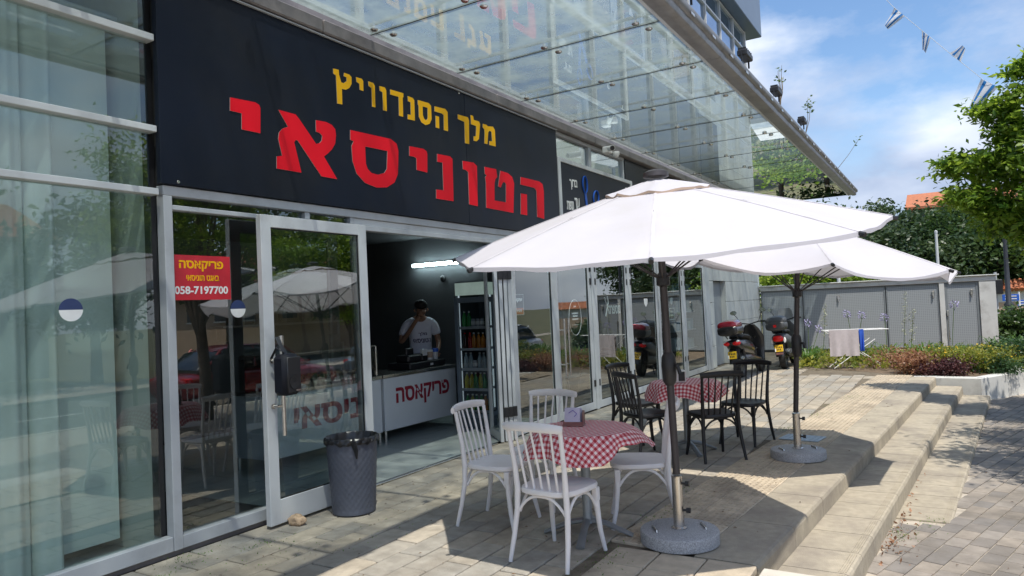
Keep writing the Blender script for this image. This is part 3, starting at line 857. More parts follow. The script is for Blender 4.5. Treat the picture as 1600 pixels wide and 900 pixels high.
YEL= [('final_tsadi', [[(4.642, 3.823), (4.712, 3.829), (4.713, 3.786), (4.738, 3.72), (4.769, 3.721), (4.807, 3.751), (4.808, 3.784), (4.772, 3.788), (4.78, 3.82), (4.847, 3.82), (4.873, 3.801), (4.87, 3.74), (4.84, 3.695), (4.793, 3.666), (4.742, 3.663), (4.74, 3.519), (4.677, 3.514), (4.674, 3.769), (4.643, 3.777)]]), ('yod', [[(4.934, 3.82), (5.01, 3.822), (5.028, 3.806), (5.025, 3.71), (4.977, 3.71), (4.974, 3.766), (4.937, 3.777)]]), ('vav', [[(5.099, 3.821), (5.166, 3.821), (5.187, 3.797), (5.184, 3.589), (5.138, 3.586), (5.139, 3.768), (5.1, 3.776)]]), ('vav', [[(5.252, 3.813), (5.331, 3.818), (5.352, 3.795), (5.348, 3.587), (5.294, 3.585), (5.296, 3.761), (5.254, 3.769)]]), ('dalet', [[(5.412, 3.818), (5.612, 3.826), (5.61, 3.785), (5.599, 3.78), (5.594, 3.582), (5.531, 3.58), (5.536, 3.772), (5.409, 3.767)]]), ('nun', [[(5.68, 3.814), (5.76, 3.812), (5.784, 3.793), (5.78, 3.58), (5.665, 3.573), (5.668, 3.622), (5.718, 3.627), (5.721, 3.759), (5.682, 3.762)]]), ('samekh', [[(5.844, 3.81), (6.029, 3.818), (6.065, 3.797), (6.066, 3.654), (6.027, 3.596), (5.958, 3.569), (5.889, 3.585), (5.85, 3.635), (5.853, 3.751), (5.841, 3.765)], [(5.919, 3.76), (6.003, 3.762), (5.998, 3.649), (5.97, 3.621), (5.936, 3.631), (5.917, 3.666)]]), ('he', [[(6.128, 3.806), (6.32, 3.819), (6.361, 3.793), (6.354, 3.579), (6.279, 3.577), (6.286, 3.742), (6.258, 3.755), (6.124, 3.751)], [(6.138, 3.706), (6.199, 3.707), (6.195, 3.578), (6.134, 3.578)]]), ('final_kaf', [[(6.554, 3.807), (6.754, 3.816), (6.773, 3.78), (6.755, 3.505), (6.674, 3.503), (6.677, 3.746), (6.55, 3.756)]]), ('lamed', [[(6.811, 3.855), (6.862, 3.853), (6.871, 3.809), (6.982, 3.813), (7.003, 3.785), (6.962, 3.6), (6.91, 3.565), (6.852, 3.562), (6.856, 3.614), (6.901, 3.622), (6.918, 3.745), (6.812, 3.748)]]), ('mem', [[(7.061, 3.801), (7.138, 3.805), (7.168, 3.792), (7.283, 3.81), (7.323, 3.776), (7.327, 3.575), (7.184, 3.569), (7.188, 3.617), (7.251, 3.625), (7.246, 3.738), (7.209, 3.748), (7.172, 3.719), (7.143, 3.572), (7.075, 3.569), (7.092, 3.694), (7.089, 3.741), (7.057, 3.759)]])]
# ---------------------------------------------------------------- shop sign
from mathutils.geometry import tessellate_polygon
def letter_mesh(polys, x0, x1):
    m_ = MB()
    outer = polys[0]
    hole = None; extra = []
    def inside(p, poly):
        c = False
        for i in range(len(poly)):
            a, b_ = poly[i], poly[i - 1]
            if (a[1] > p[1]) != (b_[1] > p[1]) and p[0] < (b_[0] - a[0]) * (p[1] - a[1]) / (b_[1] - a[1]) + a[0]: c = not c
        return c
    groups = [[outer]]
    for q in polys[1:]:
        if inside(q[0], outer): groups[0].append(q)
        else: groups.append([q])
    for g in groups:
        vs = [v for q in g for v in q]
        tri = tessellate_polygon([[Vector((a, b_, 0)) for a, b_ in q] for q in g])
        n_ = len(vs)
        V = [(x1, a, b_) for a, b_ in vs] + [(x0, a, b_) for a, b_ in vs]
        m_.m = 0
        m_.add(V, [tuple(t) for t in tri])
        m_.m = 1
        o = 0; F = []
        for q in g:
            k = len(q)
            F += [(o + i, o + (i + 1) % k, n_ + o + (i + 1) % k, n_ + o + i) for i in range(k)]
            o += k
        m_.add(V, F)
    return m_
sg = thing('shop_sign', 'long black shop sign with red and yellow Hebrew letters above the open shopfront', 'sign', (-4.63, 6, 3.3))
for a, b_ in ((2.962, 6.70), (6.704, 8.95)):
    m_ = MB(); m_.box(-4.655, -4.602, a, b_, 2.576, 4.096, 0.004); m_.part('sign_panel', M_sign, sg)
for nm, ps in RED: letter_mesh(ps, -4.602, -4.595).part('red_letter', [M_red, M_edge], sg)
for nm, ps in YEL: letter_mesh(ps, -4.602, -4.596).part('yellow_letter', [M_yel, M_edge], sg)
m_ = MB()
for y, z in ((3.09, 2.60), (8.86, 2.60), (6.6, 4.06)):
    m_.lathe([(0.012, 0), (0.009, 0.006)], (0, 0, 0), 10, M=Matrix.Translation((-4.601, y, z)) @ Matrix.Rotation(R_(90), 4, 'Y'))
m_.part('screw', M_steel, sg, True)
m_ = MB(); m_.box(-4.60, -4.575, 2.97, 8.95, 4.078, 4.09, 0.002); m_.part('trim', M_alu, sg)

# barber's sign further along
bs = thing('barber_sign', 'black board in a white frame with blue scissors and white handwriting', 'sign', (-4.6, 10.3, 3.2))
m_ = MB(); m_.box(-4.64, -4.61, 8.99, 11.70, 2.62, 3.66); m_.part('board', M_sign, bs)
m_ = MB()
m_.box(-4.645, -4.59, 8.955, 9.035, 2.60, 3.715, .004); m_.box(-4.645, -4.59, 11.66, 11.74, 2.60, 3.715, .004); m_.box(-4.643, -4.592, 9.036, 11.659, 3.655, 3.713, .004)
m_.part('frame', M_aluw, bs)
def bp(u, v):   # board coordinates from the zoomed sketch of the sign (y, z)
    return (8.93 + (u - 45) / 1085 * (11.74 - 8.93) * (1 + 0.35 * (1 - (u - 45) / 1085) * -1 + 0.0), v)
m_ = MB()
def ring(cy, cz, ry, rz_, tilt=0, t=0.022):
    pts = []
    for k in range(21):
        a = 2 * math.pi * k / 20
        y_, z_ = ry * math.cos(a), rz_ * math.sin(a)
        pts.append((-4.606, cy + y_ * math.cos(tilt) - z_ * math.sin(tilt), cz + y_ * math.sin(tilt) + z_ * math.cos(tilt)))
    m_.tube(pts, [(t, 0.004)] * 21, 6, False)
ring(9.83, 3.42, 0.075, 0.13); ring(10.21, 3.26, 0.09, 0.12, -0.5)
m_.prism([(9.80, 3.31), (9.87, 3.31), (9.95, 2.80), (9.90, 2.76)], 0.008, lambda u, v, w: (-4.609 + w, u, v))
m_.prism([(10.10, 3.16), (10.17, 3.13), (9.90, 2.70), (9.86, 2.74)], 0.008, lambda u, v, w: (-4.6085 + w, u, v))
m_.part('scissors', M_bluep, bs)
for w_, y_, z_, ww, hh in (('ברוך', 9.32, 3.29, 0.26, 0.15), ('עוד', 9.46, 3.02, 0.16, 0.16), ('תספורת', 9.20, 2.98, 0.22, 0.13)):
    m_ = MB(); put_text(m_, w_, (-4.609, y_, z_), (0, 1, 0.05), (0, 0, 1), ww, hh, 0.03, 0.004); m_.part('handwriting', M_wprint, bs)
m_ = MB()
ring(10.95, 3.28, 0.05, 0.07, 0, 0.012)
m_.box(-4.609, -4.605, 11.0, 11.18, 3.20, 3.215); m_.box(-4.609, -4.605, 11.45, 11.60, 3.56, 3.575); m_.box(-4.609, -4.605, 11.5, 11.52, 3.50, 3.56)
m_.part('emblem', M_wprint, bs)

# ---------------------------------------------------------------- stickers on the glass
st = thing('sticker', 'red sticker with yellow lettering and a phone number on the window', 'sticker', (-4.645, 3.3, 1.93))
m_ = MB(); m_.box(-4.683, -4.680, 3.063, 3.551, 1.766, 2.092); m_.part('backing', M_stick, st)
m_ = MB(); put_text(m_, 'פריקאסה', (-4.680, 3.125, 1.975), (0, 1, 0), (0, 0, 1), 0.365, 0.078, 0.03, 0.002)
put_text(m_, 'באגט תוניסאי', (-4.680, 3.18, 1.905), (0, 1, 0), (0, 0, 1), 0.27, 0.042, 0.02, 0.002)
m_.part('yellow_text', M_yel, st)
m_ = MB(); put_text(m_, '058-7197700', (-4.680, 3.085, 1.808), (0, 1, 0), (0, 0, 1), 0.44, 0.058, 0.025, 0.002); m_.part('white_text', M_wprint, st)
def disc(y, z, r, lab):
    t = thing('round_sticker', lab, 'sticker', (-4.68, y, z))
    for nm, m, a0 in (('blue_half', M_navy, 0), ('white_half', M_wprint, math.pi)):
        P = [(y + r * math.cos(a0 + math.pi * k / 16), z + r * math.sin(a0 + math.pi * k / 16)) for k in range(17)]
        m_ = MB(); m_.prism(P, 0.003, lambda u, v, w: (-4.683 + w, u, v)); m_.part(nm, m, t)
disc(2.38, 1.716, 0.072, 'half blue half white round sticker on the tall curtained window')
disc(3.612, 1.692, 0.068, 'half blue half white round sticker beside the open door, right of the red sticker')
ds = thing('door_sticker', 'small black and orange notice stuck inside the first glass panel past the opening', 'sticker', (-4.69, 7.8, 1.66))
def onp(y, z): return (D - 0.006, y, z)
m_ = MB(); m_.box(D - .008, D - .005, 7.70, 7.93, 1.60, 1.765); m_.part('black_field', M_black, ds)
m_ = MB(); m_.box(D - .008, D - .005, 7.70, 7.93, 1.515, 1.598); m_.part('orange_field', M_orange, ds)
m_ = MB()
for (a, b_, c, d) in ((7.692, 7.70, 1.507, 1.773), (7.93, 7.938, 1.507, 1.773), (7.70, 7.93, 1.765, 1.773), (7.70, 7.93, 1.507, 1.515)): m_.box(D - .008, D - .004, a, b_, c, d)
put_text(m_, 'שקד', (D - .005, 7.72, 1.67), (0, 1, 0), (0, 0, 1), 0.18, 0.05, 0.03, 0.002)
put_text(m_, 'חניה', (D - .005, 7.74, 1.545), (0, 1, 0), (0, 0, 1), 0.14, 0.03, 0.02, 0.002)
m_.part('white_text', M_wprint, ds)
ov = thing('oval_decal', 'white oval outline decal with small lines of text on a glass panel', 'decal', (D, 9.38, 1.45))
m_ = MB(); P = [(D - .012, 9.42 + 0.20 * math.cos(2 * math.pi * k / 40), 1.42 + 0.26 * math.sin(2 * math.pi * k / 40)) for k in range(41)]
m_.tube(P, 0.005, 5, False)
for k, (w, z) in enumerate(((0.08, 1.57), (0.2, 1.47), (0.16, 1.43), (0.2, 1.385), (0.22, 1.31))):
    m_.box(D - .014, D - .010, 9.42 - w / 2, 9.42 + w / 2, z, z + (0.006 if k == 4 else 0.022))
m_.part('print', M_wprint, ov)
bd = thing('barber_decal', 'white barbershop lettering with a pair of scissors on the glass', 'decal', (D, 10.75, 1.5))
m_ = MB(); put_text(m_, 'מספרה', (D - .009, 10.62, 1.43), (0, 1, 0), (0, 0, 1), 0.48, 0.14, 0.03, 0.003)
m_.tube([(D - .008, 10.50, 1.40), (D - .008, 10.62, 1.62), (D - .008, 10.60, 1.72)], (0.012), 5); m_.tube([(D - .008, 10.66, 1.44), (D - .008, 10.53, 1.62), (D - .008, 10.49, 1.70)], (0.01), 5)
m_.part('print', M_wprint, bd)
wd = thing('small_decal', 'small white square notice outline low on the fourth glass panel', 'decal', (D, 13.6, 1.4))
m_ = MB()
for (a, b_, c, d) in ((13.55, 13.57, 1.22, 1.46), (13.85, 13.87, 1.22, 1.46), (13.57, 13.85, 1.44, 1.46), (13.57, 13.85, 1.22, 1.24), (13.62, 13.8, 1.37, 1.40), (13.62, 13.8, 1.30, 1.33)): m_.box(D - .01, D - .006, a, b_, c, d)
m_.part('print', M_wprint, wd)
for i, (y, lab) in enumerate(((12.3, 'white shield-shaped decal on the third glass panel from the opening'), (13.7, 'white shield-shaped decal above the small square notice'))):
    sh = thing('shield_decal', lab, 'decal', (D, y, 1.6))
    m_ = MB(); m_.prism([(y - .09, 1.66), (y + .09, 1.66), (y + .08, 1.57), (y, 1.51), (y - .08, 1.57)], 0.003, lambda u, v, w: (D - .008 + w, u, v)); m_.part('print', M_wprint, sh)

# ---------------------------------------------------------------- glass canopy
can = thing('glass_canopy', 'long green glass canopy held by round steel fittings along the shopfronts', 'canopy', (-3.3, 9, 4.25))
js = [5.10 - 1.405 * k for k in range(6, 0, -1)] + [5.10 + 1.405 * k for k in range(12)]
for i in range(len(js) - 1):
    m_ = MB(); m_.box(-4.545, -2.135, js[i] + 0.006, js[i + 1] - 0.006, 4.252, 4.264)
    m_.part('glass_panel', G_can, can)
m_ = MB(); m_.box(-4.545, -2.135, js[-1] + 0.006, 21.4, 4.252, 4.264); m_.part('glass_panel', G_can, can)
for j in js:
    m_ = MB(); m_.box(-4.545, -2.135, j - 0.005, j + 0.005, 4.249, 4.268); m_.part('joint_seal', M_rub, can)
    m_ = MB(); m_.box(-4.56, -2.10, j - 0.010, j + 0.010, 4.335, 4.365, 0.003); m_.part('support_arm', M_alu, can)
fm = MB(); fm.lathe([(0.0, -0.022), (0.026, -0.02), (0.036, -0.010), (0.036, 0.0), (0.012, 0.001), (0.012, 0.09)], n=14, cap0=False); fme = fm.mesh('round_fitting', M_steel, True)
for j in js:
    for x_ in (-4.38, -3.35, -2.36):
        for s_ in (-0.10, 0.10):
            inst('round_fitting', fme, can, (x_ + 3.3 + (0.03 if s_ > 0 else -0.03), j + s_ - 9, 0.0))
m_ = MB()
for a, b_ in zip(js[:-1], js[1:]): pass
y = -3.4
while y < 21.3:
    y1 = min(y + 2.81, 21.42)
    q = MB(); q.prism([(-2.14, 4.240), (-2.075, 4.240), (-2.065, 4.225), (-2.00, 4.222), (-1.975, 4.235), (-1.965, 4.262), (-1.965, 4.30), (-1.945, 4.305), (-1.925, 4.33), (-1.925, 4.375), (-1.95, 4.40), (-1.99, 4.41), (-2.03, 4.47), (-2.12, 4.47), (-2.14, 4.44)], y1 - y - 0.008, lambda u, v, w, y=y: (u, y + 0.004 + w, v)); q.part('gutter', mat('gutter_metal', (0.27, 0.265, 0.265), 0.4, 0.3, 0.1, 5, dirt=(0.2, 0.19, 0.18), dscale=3), can, True)
    y += 2.81
q = MB(); q.box(-2.175, -2.142, -3.4, 21.42, 4.236, 4.30, 0.003); q.part('edge_trim', M_aluw, can)
q = MB()
for y in np.arange(-2, 21, 0.72): q.box(-1.926, -1.918, y, y + 0.11, 4.30, 4.325)
q.part('gutter_clip', M_steel, can)
# floodlights on the gutter
def flood(y, lab, s=1.0):
    t = thing('floodlight', lab, 'floodlight', (-1.99, y, 4.50), 0, 'floodlights on the canopy edge')
    m_ = MB(); m_.box(-2.05, -1.93, y - 0.17 * s, y + 0.17 * s, 4.56, 4.64, 0.015)
    for k in range(5): m_.box(-2.04, -1.94, y - 0.15 * s + k * 0.07 * s, y - 0.135 * s + k * 0.07 * s, 4.64, 4.665)
    m_.part('housing', M_black, t)
    m_ = MB(); m_.box(-2.0, -1.98, y - 0.19 * s, y - 0.172 * s, 4.49, 4.62); m_.box(-2.0, -1.98, y + 0.172 * s, y + 0.19 * s, 4.49, 4.62); m_.part('bracket', M_black, t)
flood(6.72, 'black floodlight on the canopy edge nearest the camera'); flood(9.1, 'black floodlight on the canopy edge, second from the near end')
flood(11.0, 'black floodlight on the canopy edge, beside a tall weed'); flood(13.2, 'small black floodlight on the canopy edge, farthest away', 0.8)
# weeds growing in the gutter
M_weed = leafmat('weed_leaf', (0.06, 0.12, 0.04), (0.16, 0.24, 0.09), 0.4)
def weed(y, h, lean, lab, n=3, leaves=26):
    t = thing('weed', lab, 'weed', (-1.99, y, 4.47)); m_ = MB(); rr = random.Random(int(y * 10)); pts = []
    for k in range(n):
        a = Vector((-1.99, y + rr.uniform(-.1, .1), 4.46)); d = Vector((lean + rr.uniform(-.1, .15), rr.uniform(-.15, .25), 1)) * h * rr.uniform(0.75, 1.05)
        q = [a, a + d * 0.4 + Vector((0.02, 0, 0)), a + d * 0.75, a + d]
        m_.tube(q, [0.007, 0.005, 0.004, 0.002], 5)
        for _ in range(leaves // n): pts.append(tuple(q[2].lerp(q[3], rr.uniform(-.3, 1)) + Vector((rr.gauss(0, .03), rr.gauss(0, .03), rr.gauss(0, .02)))))
    m_.part('stem', mat('dry_stem', (0.22, 0.17, 0.11), 0.9), t)
    V, F = leaf_cloud(np.array(pts), 0.06, 0, 3); leaf_obj('leaves', V, F, M_weed, t)
weed(11.3, 0.55, 0.05, 'thin twiggy weed on the canopy edge, nearest of the three', 4, 22)
weed(13.5, 0.62, 0.15, 'leafy weed on the canopy edge, middle of the three', 2, 36)
weed(17.8, 0.75, 0.6, 'lone curved weed leaning out from the far canopy edge', 1, 14)
# security cameras
sc = thing('security_camera', 'pair of white security cameras on one bracket under the canopy', 'camera', (-4.45, 10.5, 4.0))
m_ = MB(); m_.box(-4.56, -4.44, 10.44, 10.58, 3.99, 4.09, 0.01); m_.part('bracket', M_wprint, sc)
m_ = MB()
m_.tube([(-4.42, 10.42, 4.04), (-4.30, 10.24, 4.0)], 0.045, 12); m_.part('camera_body', M_wprint, sc, True)
m_ = MB(); m_.lathe([(0.055, 0), (0.055, -0.05), (0.03, -0.09)], (-4.40, 10.62, 4.02), 14); m_.part('camera_dome', M_wprint, sc, True)
m_ = MB(); m_.tube([(-4.299, 10.238, 4.0), (-4.292, 10.227, 3.997)], 0.036, 12); m_.part('lens', M_black, sc)

# ---------------------------------------------------------------- parasols
def parasol(name, lab, c, tiltx, tilty, rim_z, Rr, rot, base, ztop, sag, flopr=None, pole_top=None, knob_rot=0.6, crank_z=1.17):
    random.seed(int(base[1] * 100))
    t = thing(name, lab, 'parasol', (base[0], base[1], 0), 0, 'white parasols by the steps')
    apex = Vector((c[0] + 0.0, c[1], rim_z + ztop))
    rim = []
    for k in range(8):
        a = rot + k * math.pi / 4
        dx, dy = Rr * math.cos(a), Rr * math.sin(a)
        rim.append(Vector((c[0] + dx, c[1] + dy, rim_z + tiltx * dx + tilty * dy)))
    # canopy: eight panels that sag between the ribs
    nA, nR = 10, 12
    P = []
    for i in range(nR + 1):
        f = 0.10 + 0.90 * i / nR
        row = []
        for k in range(8):
            for j in range(nA):
                s = j / nA
                e = rim[k].lerp(rim[(k + 1) % 8], s)
                p = apex.lerp(e, f)
                p.z += 0.012 * math.sin(math.pi * f)                       # domed profile
                w = 4 * s * (1 - s)
                p.z -= w * (0.010 * f + sag * f ** 3)
                inw = (Vector((c[0], c[1], p.z)) - p); inw.z = 0
                p += inw * (w * (0.004 + 0.35 * sag) * f * f)
                p.z += 0.006 * math.sin(23 * f + 3 * k + 9 * s) * w * f
                row.append(tuple(p))
        P.append(row)
    m_ = MB(); m_.grid(P, closed=True)
    m_.part('canopy_fabric', M_fab, t, True)
    for k in range(8):      # stitched seam tape over each rib
        sm_ = MB(); L_, Rr_ = [], []
        for i in range(nR + 1):
            c0, c1, c2 = Vector(P[i][(k * nA) % (8 * nA)]), Vector(P[i][(k * nA + 1) % (8 * nA)]), Vector(P[i][(k * nA - 1) % (8 * nA)])
            t1 = (c1 - c0).normalized() * 0.011; t2 = (c2 - c0).normalized() * 0.011; up_ = Vector((0, 0, 0.0022))
            L_.append(tuple(c0 + t1 + up_)); Rr_.append(tuple(c0 + t2 + up_))
        sm_.grid([L_, [tuple(Vector(P[i][(k * nA) % (8 * nA)]) + Vector((0, 0, 0.004))) for i in range(nR + 1)], Rr_])
        sm_.part('seam', M_seam, t, True)
    # narrow hem band hanging from the rim
    H = [[tuple(Vector(p) + Vector((0, 0, -0.0))) for p in P[-1]], [tuple(Vector(p) + Vector((0, 0, -0.022 + 0.004 * math.sin(i * 1.7)))) for i, p in enumerate(P[-1])]]
    m_ = MB(); m_.grid(H, closed=True); m_.part('hem', M_fab, t, True)
    # vent cap with tan edge
    V = []
    for i in range(6):
        f = 0.02 + 0.22 * i / 5; row = []
        for k in range(8):
            for j in range(6):
                s = j / 6; e = rim[k].lerp(rim[(k + 1) % 8], s); p = apex.lerp(e, f)
                p.z += 0.022 + 0.012 * math.sin(math.pi * f) + (0.008 * math.sin(6.28 * s + 1.7 * k) if i == 5 else 0) - 0.012 * 4 * s * (1 - s) * f / 0.29
                row.append(tuple(p))
        V.append(row)
    m_ = MB(); m_.grid(V, closed=True); m_.part('vent_cap', M_fab, t, True)
    H = [V[-1], [tuple(Vector(p) + Vector((0, 0, -0.016))) for p in V[-1]]]
    m_ = MB(); m_.grid(H, closed=True); m_.part('vent_trim', M_tan, t, True)
    m_ = MB(); m_.lathe([(0.085, -0.01), (0.08, 0.02), (0.05, 0.035), (0.0, 0.045)], (apex.x, apex.y, apex.z + 0.035), 16, cap1=False); m_.part('finial', M_pole, t, True)
    # frame
    pb = Vector((base[0], base[1], 0.45)); pt = Vector((apex.x, apex.y, apex.z - 0.01))
    m_ = MB(); m_.tube([pb, pt], 0.0245, 16); m_.part('pole', M_pole, t, True)
    hub = pt - Vector((0, 0, 0.03)); run = pb.lerp(pt, (rim_z - 0.28 - 0.45) / (pt.z - 0.45))
    for k in range(8):
        m_ = MB(); e = rim[k].copy(); e.z -= 0.012
        q = hub.lerp(e, 0.5); q.z += 0.03
        m_.tube([hub, q, e], [(0.008, 0.012)] * 3, 6); rb = m_.part('rib', M_pole, t)
        m_ = MB(); m_.tube([run, hub.lerp(e, 0.52) + Vector((0, 0, 0.02))], 0.006, 6); m_.part('strut', M_pole, rb)
        m_ = MB(); d = (e - hub).normalized(); m_.tube([e - d * 0.03, e + d * 0.025], 0.014, 6); m_.part('rib_tip', M_black, rb)
    m_ = MB(); m_.lathe([(0.026, -0.04), (0.045, -0.03), (0.045, 0.03), (0.03, 0.05)], tuple(run), 14); m_.part('runner', M_black, t, True)
    # crank housing
    cp_ = pb.lerp(pt, (crank_z - 0.45) / (pt.z - 0.45))
    m_ = MB(); m_.lathe([(0.028, -0.13), (0.045, -0.10), (0.05, 0.0), (0.045, 0.06), (0.028, 0.09)], tuple(cp_), 16)
    m_.tube([cp_, cp_ + Vector((0.065, -0.02, 0.0)), cp_ + Vector((0.08, -0.02, -0.05))], 0.014, 8)
    m_.part('crank_box', M_black, t, True)
    # base
    m_ = MB(); bz = [(0.250, 0.0), (0.257, 0.005), (0.257, 0.076), (0.251, 0.084), (0.248, 0.085), (0.04, 0.091), (0.0, 0.091)]
    m_.lathe(bz, (base[0], base[1], 0.004), 40, cap1=False); m_.part('granite_base', M_gran, t, True)
    m_ = MB()
    for s_ in (-1, 1):
        a = knob_rot + (0 if s_ > 0 else math.pi); cx_, cy_ = base[0] + 0.165 * math.cos(a), base[1] + 0.165 * math.sin(a)
        tv = Vector((-math.sin(a), math.cos(a), 0)) * 0.055
        m_.tube([Vector((cx_, cy_, 0.088)) - tv, Vector((cx_, cy_, 0.088)) - tv + Vector((0, 0, 0.013)), Vector((cx_, cy_, 0.101)) + tv, Vector((cx_, cy_, 0.088)) + tv], 0.007, 6)
    m_.part('carry_handle', M_steel, t, True)
    m_ = MB(); m_.lathe([(0.052, 0.0), (0.052, 0.006), (0.036, 0.012), (0.0345, 0.33), (0.038, 0.345), (0.0, 0.346)], (base[0], base[1], 0.096), 20, cap1=False); m_.part('tube_socket', M_steel, t, True)
    m_ = MB()
    for z in (0.215, 0.39):
        m_.tube([(base[0] + 0.03, base[1], z), (base[0] + 0.058, base[1] + 0.004, z)], 0.008, 8); m_.tube([(base[0] + 0.055, base[1] + 0.004, z), (base[0] + 0.08, base[1] + 0.006, z)], 0.018, 10)
    m_.part('clamp_knob', M_black, t, True)
    return t
parasol('parasol', 'near white parasol, large and taut, over the white chairs', (-1.614, 4.559), -0.016, 0.151, 2.017, 1.421, 0.311, (-1.60, 4.62), 0.385, 0.005)
parasol('parasol', 'far white parasol with sagging fabric, standing in front of the scooters', (-1.195, 7.319), -0.115, 0.007, 1.895, 1.36, 0.334, (-1.335, 7.45), 0.43, 0.085, crank_z=1.13)

# ---------------------------------------------------------------- chairs
def make_chair(m):
    """local space: origin on the floor under the seat, facing +Y"""
    P_ = {}
    s = MB()
    ring_ = []
    for k in range(28):
        a = 2 * math.pi * k / 28; c_, s_ = math.cos(a), math.sin(a)
        x = 0.212 * math.copysign(abs(c_) ** 0.55, c_); y = 0.215 * math.copysign(abs(s_) ** 0.6, s_)
        x *= 1.0 + 0.06 * (y / 0.2)
        ring_.append((x, y))
    prof = [(0.93, 0.418), (1.0, 0.428), (1.01, 0.444), (0.985, 0.457), (0.86, 0.459), (0.5, 0.452), (0.05, 0.450)]
    s.grid([[(x * f, y * f, z) for x, y in ring_] for f, z in prof], closed=True)
    s.f.append(tuple(range(28))); s.mi.append(0)
    s.f.append(tuple(range(6 * 28 + 27, 6 * 28 - 1, -1))); s.mi.append(0)
    P_['seat'] = [s]
    P_['leg'] = []
    for sx in (-1, 1):
        l = MB(); l.box(sx * 0.178 - 0.02, sx * 0.178 + 0.02, 0.145, 0.185, 0.33, 0.42, 0.005)
        l.tube([(sx * 0.178, 0.166, 0.40), (sx * 0.18, 0.17, 0.28), (sx * 0.186, 0.185, 0.14), (sx * 0.200, 0.215, 0.0)], [0.018, 0.019, 0.017, 0.0135], 10); P_['leg'].append(l)
    P_['rear_leg'] = []
    for sx in (-1, 1):
        l = MB(); l.tube([(sx * 0.214, -0.262, 0.0), (sx * 0.202, -0.222, 0.16), (sx * 0.190, -0.195, 0.32), (sx * 0.184, -0.192, 0.45), (sx * 0.188, -0.205, 0.60), (sx * 0.198, -0.245, 0.84)], [0.0135, 0.017, 0.019, 0.020, 0.017, 0.014], 10); P_['rear_leg'].append(l)
    P_['top_rail'] = []
    l = MB(); pts = []
    for k in range(13):
        u = -1 + k / 6; pts.append((u * 0.222, -0.268 + 0.0 - 0.028 * (1 - u * u) + 0.012 * abs(u) ** 3, 0.853 + 0.012 * (1 - u * u)))
    l.tube(pts, [(0.030 - 0.008 * abs(-1 + k / 6) ** 4, 0.014) if False else (0.0145, 0.030 - 0.006 * abs(-1 + k / 6) ** 4) for k in range(13)], 12)
    P_['top_rail'].append(l)
    P_['spindle'] = []
    for k in range(5):
        u = (k - 2) / 2
        l = MB(); l.tube([(u * 0.118, -0.180, 0.452), (u * 0.124, -0.212, 0.60), (u * 0.135, -0.258 - 0.02 * (1 - u * u), 0.838)], [0.0085, 0.0085, 0.007], 8); P_['spindle'].append(l)
    P_['brace'] = []
    def arc(p, q, h, inw):
        l = MB(); p, q = Vector(p), Vector(q); pts = []
        for k in range(13):
            f = k / 12; e = p.lerp(q, f); e.z = p.z + h * (1 - abs(2 * f - 1) ** 2.6); pts.append(e)
        l.tube(pts, 0.0095, 8); P_['brace'].append(l)
    arc((-0.175, 0.165, 0.30), (0.175, 0.165, 0.30), 0.115, 0); arc((-0.185, -0.19, 0.30), (0.185, -0.19, 0.30), 0.115, 0)
    for sx in (-1, 1): arc((sx * 0.18, -0.18, 0.30), (sx * 0.176, 0.155, 0.30), 0.115, 0)
    return {k: [b_.mesh(k, m, True) for b_ in v] for k, v in P_.items()}
CH = {'w': make_chair(M_white), 'b': make_chair(M_bchair)}
def chair(kind, x, y, deg, lab, grp):
    t = thing('chair', lab, 'chair', (x, y, 0.002), R_(deg), grp)
    for k, ms in CH[kind].items():
        for me in ms: inst(k, me, t)
    return t
gw, gb = 'white spindle-back chairs round the near table', 'black spindle-back chairs round the far table'
chair('w', -2.205, 4.085, -6, 'white spindle-back chair with its back to the camera, nearest of all', gw)
chair('w', -2.945, 4.545, -88, 'white spindle-back chair at the left side of the near table', gw)
chair('w', -2.90, 5.10, 182, 'white spindle-back chair behind the near table, against the glass', gw)
chair('w', -1.99, 4.95, 114, 'white spindle-back chair partly behind the parasol pole', gw)
chair('b', -3.13, 7.80, -105, 'leftmost black spindle-back chair, nearest the shop glass', gb)
chair('b', -2.74, 7.08, -35, 'black spindle-back chair second from the left, just left of the parasol pole', gb)
chair('b', -2.10, 7.23, 41, 'black spindle-back chair right of the near parasol pole, back to the camera', gb)
chair('b', -1.985, 8.07, 169, 'rightmost black spindle-back chair, turned towards the camera', gb)

